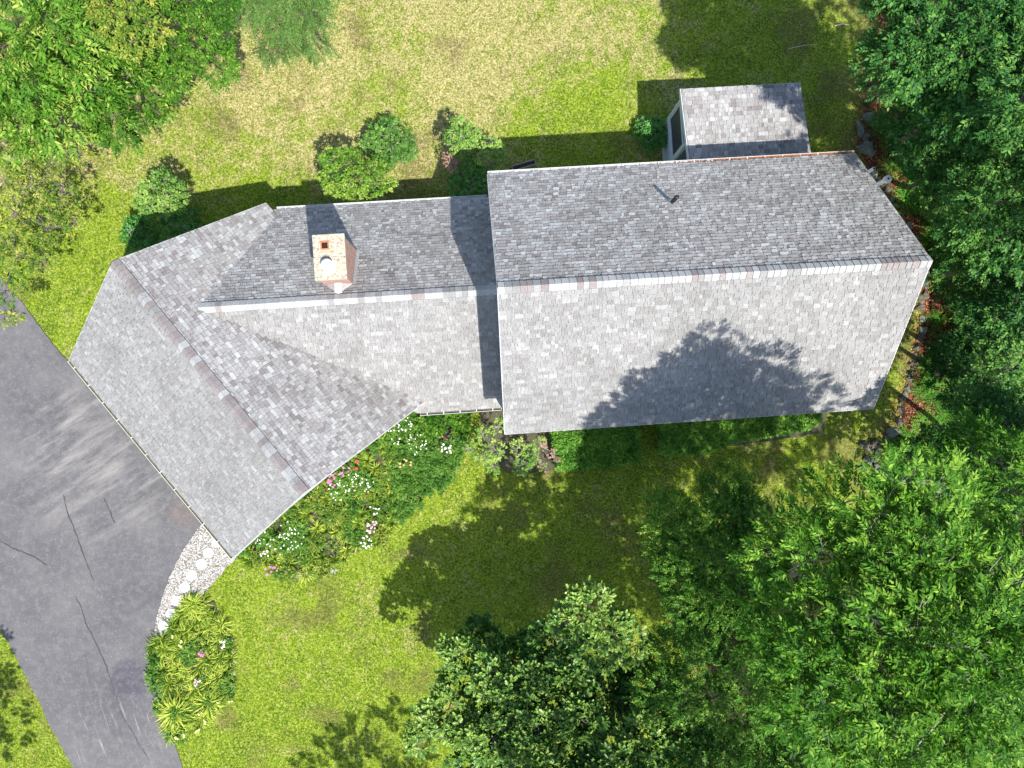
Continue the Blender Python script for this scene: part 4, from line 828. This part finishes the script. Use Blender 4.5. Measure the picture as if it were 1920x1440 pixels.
# ferns and undergrowth below the wood
r_ = random.Random(9); cnt = 0
def fern(x, y, R, lm, tone, label, group, name='fern', key='fern', nfr=11, lift=.3):
    a = np.arange(nfr)*2*math.pi/nfr+r_.random()*6; out = np.stack([np.cos(a), np.sin(a), np.full(nfr, lift)], 1)
    V, F, T = instance(sprigs(key), np.tile([0, 0, .12], (nfr, 1)).astype(float), out+rng.normal(0, .12, (nfr, 3)), np.array([0, 0, 1.])+rng.normal(0, .15, (nfr, 3)), np.full(nfr, R/.6)*rng.uniform(.8, 1.1, nfr), np.full(nfr, tone), .1)
    o = link(name, npmesh(name, V, F, {'tone': T}), lm); o.location = (x, y, 0); return tag(o, label, 'fern', group)
pts_ = []
for k in range(4000):
    y = r_.uniform(-6.5, 16); x = wallx(np.array([y]))[0]+r_.uniform(.55, 5.5)
    if y < -2.5 and r_.random() < .5: continue
    e = x-wallx(np.array([y]))[0]
    if y > 6 and e < 1.1 and r_.random() < .6: continue
    if any((x-a)**2+(y-b_)**2 < .30 for a, b_ in pts_): continue
    pts_.append((x, y)); cnt += 1
    if cnt > 170: break
    fern(x, y, r_.uniform(.5, .8), L_fern, r_.uniform(.2, .8), 'green fern '+('close to' if x-wallx(np.array([y]))[0] < 1.6 else 'well behind' if x-wallx(np.array([y]))[0] > 3.5 else 'some way behind')+' the stone edging, '+zone(y, (-3, 1.5, 5.5, 9.5), ('below the small rock pile', 'level with the lower roof corner', 'level with the main ridge end', 'level with the white vent pipes', 'level with the rear lawn')), 'ferns at the edge of the wood')
for k in range(26):
    y = r_.uniform(-4, 15); x = wallx(np.array([y]))[0]+r_.uniform(.9, 4.5); c = Vector((x, y, r_.uniform(.7, 1.4)))
    plant('undergrowth_shrub', (x, y, 0), tuple(c), clumps_auto(c, .7, .5, 7, .4, k), r_.choice(('small', 'mid', 'lance')), 260, L_wood, M_bark, 'low leafy shrub under the right wood, '+zone(y, (0, 3, 6, 9, 12), ('below the lower roof corner', 'level with the lower roof corner', 'level with the main ridge end', 'level with the white vent pipes', 'level with the porch', 'level with the rear lawn')), 'shrub', 'undergrowth shrubs below the right wood', tr=.03, tone=r_.uniform(.3, .9), trunk='stem', crownname='foliage', twigs=2, seed=k)
# rocks
def rock(px, py, R, label, group, m=None, sz=.5, hz=.6, rot=0, asp=1.):
    n1, n2 = 9, 6; V = [(0, 0, hz)]; sd_ = r_.random()*50
    for i_ in range(1, n2):
        ph = math.pi/2*(i_/(n2-1))*1.25
        for j in range(n1):
            t = 2*math.pi*j/n1+(.2 if i_ % 2 else 0); q = 1+.28*math.sin(3*t+sd_)+.15*math.sin(5*t+sd_*2+i_); k = min(1, abs(math.sin(ph))**.7)*q
            V.append((k*math.cos(t)*asp, k*math.sin(t)/asp, hz*math.cos(ph)*(1+.2*math.sin(2*t+sd_)+r_.uniform(-.12, .12))))
    F = [(0, 1+j, 1+(j+1) % n1) for j in range(n1)]
    for i_ in range(n2-2):
        for j in range(n1): a = 1+i_*n1+j; b_ = 1+i_*n1+(j+1) % n1; F.append((a, a+n1, b_+n1, b_))
    me = bpy.data.meshes.new('edging_stone'); me.from_pydata([(a*R, b_*R, c*R) for a, b_, c in V], [], F); me.update()
    o = link('edging_stone', me, m or M_rock); p = at(px, py); o.location = (p.x, p.y, .02); o.rotation_euler[2] = rot
    bv = o.modifiers.new('b', 'BEVEL'); bv.width = R*.05; bv.segments = 1
    return tag(o, label, 'stone', group)
rock(1628, 221, .26, 'rounded grey stone at the upper end of the stone edging', None, asp=.95, hz=.4)
rock(1612, 243, .24, 'narrow pale slab standing in the stone edging', None, asp=.6, hz=.5, rot=.2)
rock(1622, 257, .2, 'dark angular stone between two pale edging stones', None, M_rock2, asp=1.1)
rock(1624, 279, .34, 'largest pale mossy stone above the roof corner', None, asp=1.15, hz=.4, rot=-.5)
EG = 'small stones of the edging along the wood'
acc = 0; P = WALL[3:15]
for a, b_ in zip(P, P[1:]):
    L = (b_-a).length; q = 0
    while q < L:
        p = a.lerp(b_, q/L); q += r_.uniform(.28, .55)
        if p.y > 9.3: continue
        o = rock(0, 0, r_.uniform(.11, .22), 'small rough edging stone '+zone(p.y, (-3, 1.5, 5.5, 9.5), ('below the small rock pile', 'level with the lower roof corner', 'right of the front roof slope', 'right of the rear roof slope', 'at the rear lawn'))+' between lawn and wood', EG, r_.choice((M_rock, M_rock2)), asp=r_.uniform(.7, 1.3), rot=r_.uniform(0, 3), hz=r_.uniform(.4, .8)); o.location = (p.x+r_.uniform(-.12, .12), p.y, .0)
for k in range(13):
    o = rock(0, 0, r_.uniform(.1, .17), 'stone in the small rock pile below the lower roof corner', 'stones of the small rock pile', r_.choice((M_rock, M_rock2)), asp=r_.uniform(.8, 1.2), rot=r_.uniform(0, 3)); p = at(1622+r_.uniform(-5, 22), 872-r_.uniform(-12, 40)); o.location = (p.x, p.y, r_.uniform(0, .08))
rock(1672, 812, .27, 'flat pale stone right above the small rock pile', None, asp=1.2, hz=.3, rot=.3)
# garden ring of pale stones
M_pale = rockmat('pale_edging_rock', (.46, .40, .34), .1)
for k in range(12):
    t = k/11; ang = math.radians(165+t*200); px = 562+34*math.cos(ang); py = 1050-30*math.sin(ang)
    o = rock(px, py, r_.uniform(.09, .15), 'pale stone of the half ring at the lower end of the flower bed', 'pale stones of the half ring', M_pale, rot=r_.uniform(0, 3), hz=.5)
for k in range(9):
    p = ((425, 1180), (431, 1200), (435, 1222), (436, 1240), (436, 1262), (434, 1285), (300, 1290), (297, 1278), (301, 1300))[k]; rock(p[0]+2, p[1], r_.uniform(.06, .11), 'small pale stone at the rim of the lily bed', 'small pale stones rimming the lily bed', M_pale, rot=k)
# bench plank in the shade, sticks on the lawn
M_wood = simple('weathered_board', (.30, .25, .22), .8, 15, .3, .3)
t = empty('wooden_trough', at(982, 312), 'small weathered wooden planter frame lying behind the main roof', 'planter')
d = (at(1003, 306)-at(962, 318)); d.z = 0; L = d.length; d.normalize(); n_ = Vector((-d.y, d.x, 0)); mb = MB()
for s_ in (-.1, .1): mb.box(-d*L/2+n_*(s_-.02), d*L, n_*.04, Z*.2)
mb.build('side_board', M_wood, t); mb = MB(); mb.box(-d*(L/2-.02)-n_*.078, d*(L-.04), n_*.156, Z*.06); mb.build('soil', M_mulch, t)
mb = MB()
for s_ in (-L/2-.03, L/2-.0): mb.box(d*s_-n_*.12, d*.03, n_*.24, Z*.19)
mb.build('end_board', M_wood, t)
for (x0, y0, x1, y1, r, lb) in ((1564, 49, 1592, 48, .03, 'short thick pale stick on the shaded rear lawn'), (1478, 92, 1535, 84, .015, 'long thin pale stick on the shaded rear lawn')):
    mb = MB(); a = at(x0, y0); b_ = at(x1, y1); c = (a+b_)/2; mb.tube([a-c+Z*.03, Z*.05+Vector((0, .05, 0)), b_-c+Z*.03], [r, r*.8, r*.4], 7); o = mb.build('stick', simple('pale_dead_wood', (.55, .45, .36), .9), None, True); o.location = c; tag(o, lb, 'stick')
# ------------------------------------------------------------------ grass blades and leaf litter (uncountable)
def scatter(n, x0, x1, y0, y1, keep): 
    x = rng.uniform(x0, x1, n); y = rng.uniform(y0, y1, n); k = keep(x, y); return x[k], y[k]
fp = [(MR, .4), (GR, .5), (WR, .5)]
def lawnkeep(x, y):
    k = ~inpoly(x, y, DRIVE) & ~inpoly(x, y, PATH) & ~inpoly(x, y, BED1) & ~inpoly(x, y, BED2) & ~inpoly(x, y, BED3) & ~inpoly(x, y, BED4)
    for R, ins in fp:
        a = (x-R.c.x)*R.u.x+(y-R.c.y)*R.u.y; b_ = (x-R.c.x)*R.v.x+(y-R.c.y)*R.v.y; k &= ~((abs(a) < R.L/2-ins) & (abs(b_) < R.W/2-ins))
    return k & (x < wallx(y)+.5)
x, y = scatter(520000, -21.5, 14.5, -16, 16.6, lawnkeep); n = len(x)
dm = drymask(x, y); a = rng.uniform(0, 2*math.pi, n); L = rng.uniform(.03, .085, n); hz = rng.uniform(.012, .05, n); wd = rng.uniform(.005, .011, n)
gz = (vnoise(x, y, 2.5, 21, 4)-.5)*.05-.03
c_, s_ = np.cos(a), np.sin(a)
V = np.stack([np.stack([x-s_*wd, y+c_*wd, gz], 1), np.stack([x+s_*wd, y-c_*wd, gz], 1), np.stack([x+c_*L, y+s_*L, gz+hz], 1)], 1).reshape(-1, 3)
spk = vnoise(x, y, .11, 33, 2); isdry = (spk*.75+rng.random(n)*.5-.12) < (.10+.75*dm); clov = vnoise(x, y, .6, 41, 3) > .60; tone = np.where(isdry, rng.uniform(.6, 1, n), rng.uniform(0, .42, n)*np.where(clov, .35, 1)); sh_ = browning(x, y); tone = np.where(rng.random(n) < sh_*.3, .5, tone)
m, nt, b, out = newmat('grass_blade'); a_ = N(nt, 'ShaderNodeAttribute', attribute_name='tone')
col = ramp(nt, a_.outputs['Fac'], [(0, (.022, .08, .004)), (.22, (.16, .28, .010)), (.42, (.50, .57, .05)), (.5, (.20, .14, .06)), (.6, (.42, .34, .11)), (1, (.80, .66, .42))])
nt.links.new(col, b.inputs['Base Color']); b.inputs['Roughness'].default_value = .7; b.inputs['Specular IOR Level'].default_value = .2
tr_ = nt.nodes.new('ShaderNodeBsdfTranslucent'); nt.links.new(col, tr_.inputs[0]); mx = nt.nodes.new('ShaderNodeMixShader'); mx.inputs[0].default_value = .3
nt.links.new(b.outputs[0], mx.inputs[1]); nt.links.new(tr_.outputs[0], mx.inputs[2]); nt.links.new(mx.outputs[0], out.inputs[0])
tag(link('grass', npmesh('grass', V, np.arange(n*3).reshape(-1, 3), {'tone': np.repeat(tone, 3)}), m), 'short mown lawn grass, dry and straw-flecked behind the house', 'grass', kind='stuff')
x, y = scatter(60000, 10, 20, -12, 16.6, lambda x, y: (x > wallx(y)-.25+rng.normal(0, .25, len(x))) & (x < wallx(y)+2.0+rng.normal(0, .3, len(x))) & (y > -3)); n = len(x)
a = rng.uniform(0, 6.28, n); s1 = rng.uniform(.02, .05, n); c_, s_ = np.cos(a)*s1, np.sin(a)*s1; z0 = rng.uniform(-.01, .03, n); tl = rng.normal(0, .3, n)*s1
V = np.stack([np.stack([x-c_, y-s_, z0-tl], 1), np.stack([x+s_*.6, y-c_*.6, z0+.006], 1), np.stack([x+c_, y+s_, z0+tl], 1), np.stack([x-s_*.6, y+c_*.6, z0+.006], 1)], 1).reshape(-1, 3)
M_lit = leafmat('fallen_leaf', (.10, .04, .025), (.34, .12, .055), (.62, .33, .2), .1, .8)
tag(link('leaf_litter', npmesh('leaf_litter', V, np.arange(n*4).reshape(-1, 4), {'tone': np.repeat(np.clip(rng.normal(.45, .25, n), 0, 1), 4)}), M_lit), 'reddish brown fallen leaves between stone edging and wood', 'leaf litter', kind='stuff')
print('leaf tris', NL, 'objects', len(bpy.data.objects))
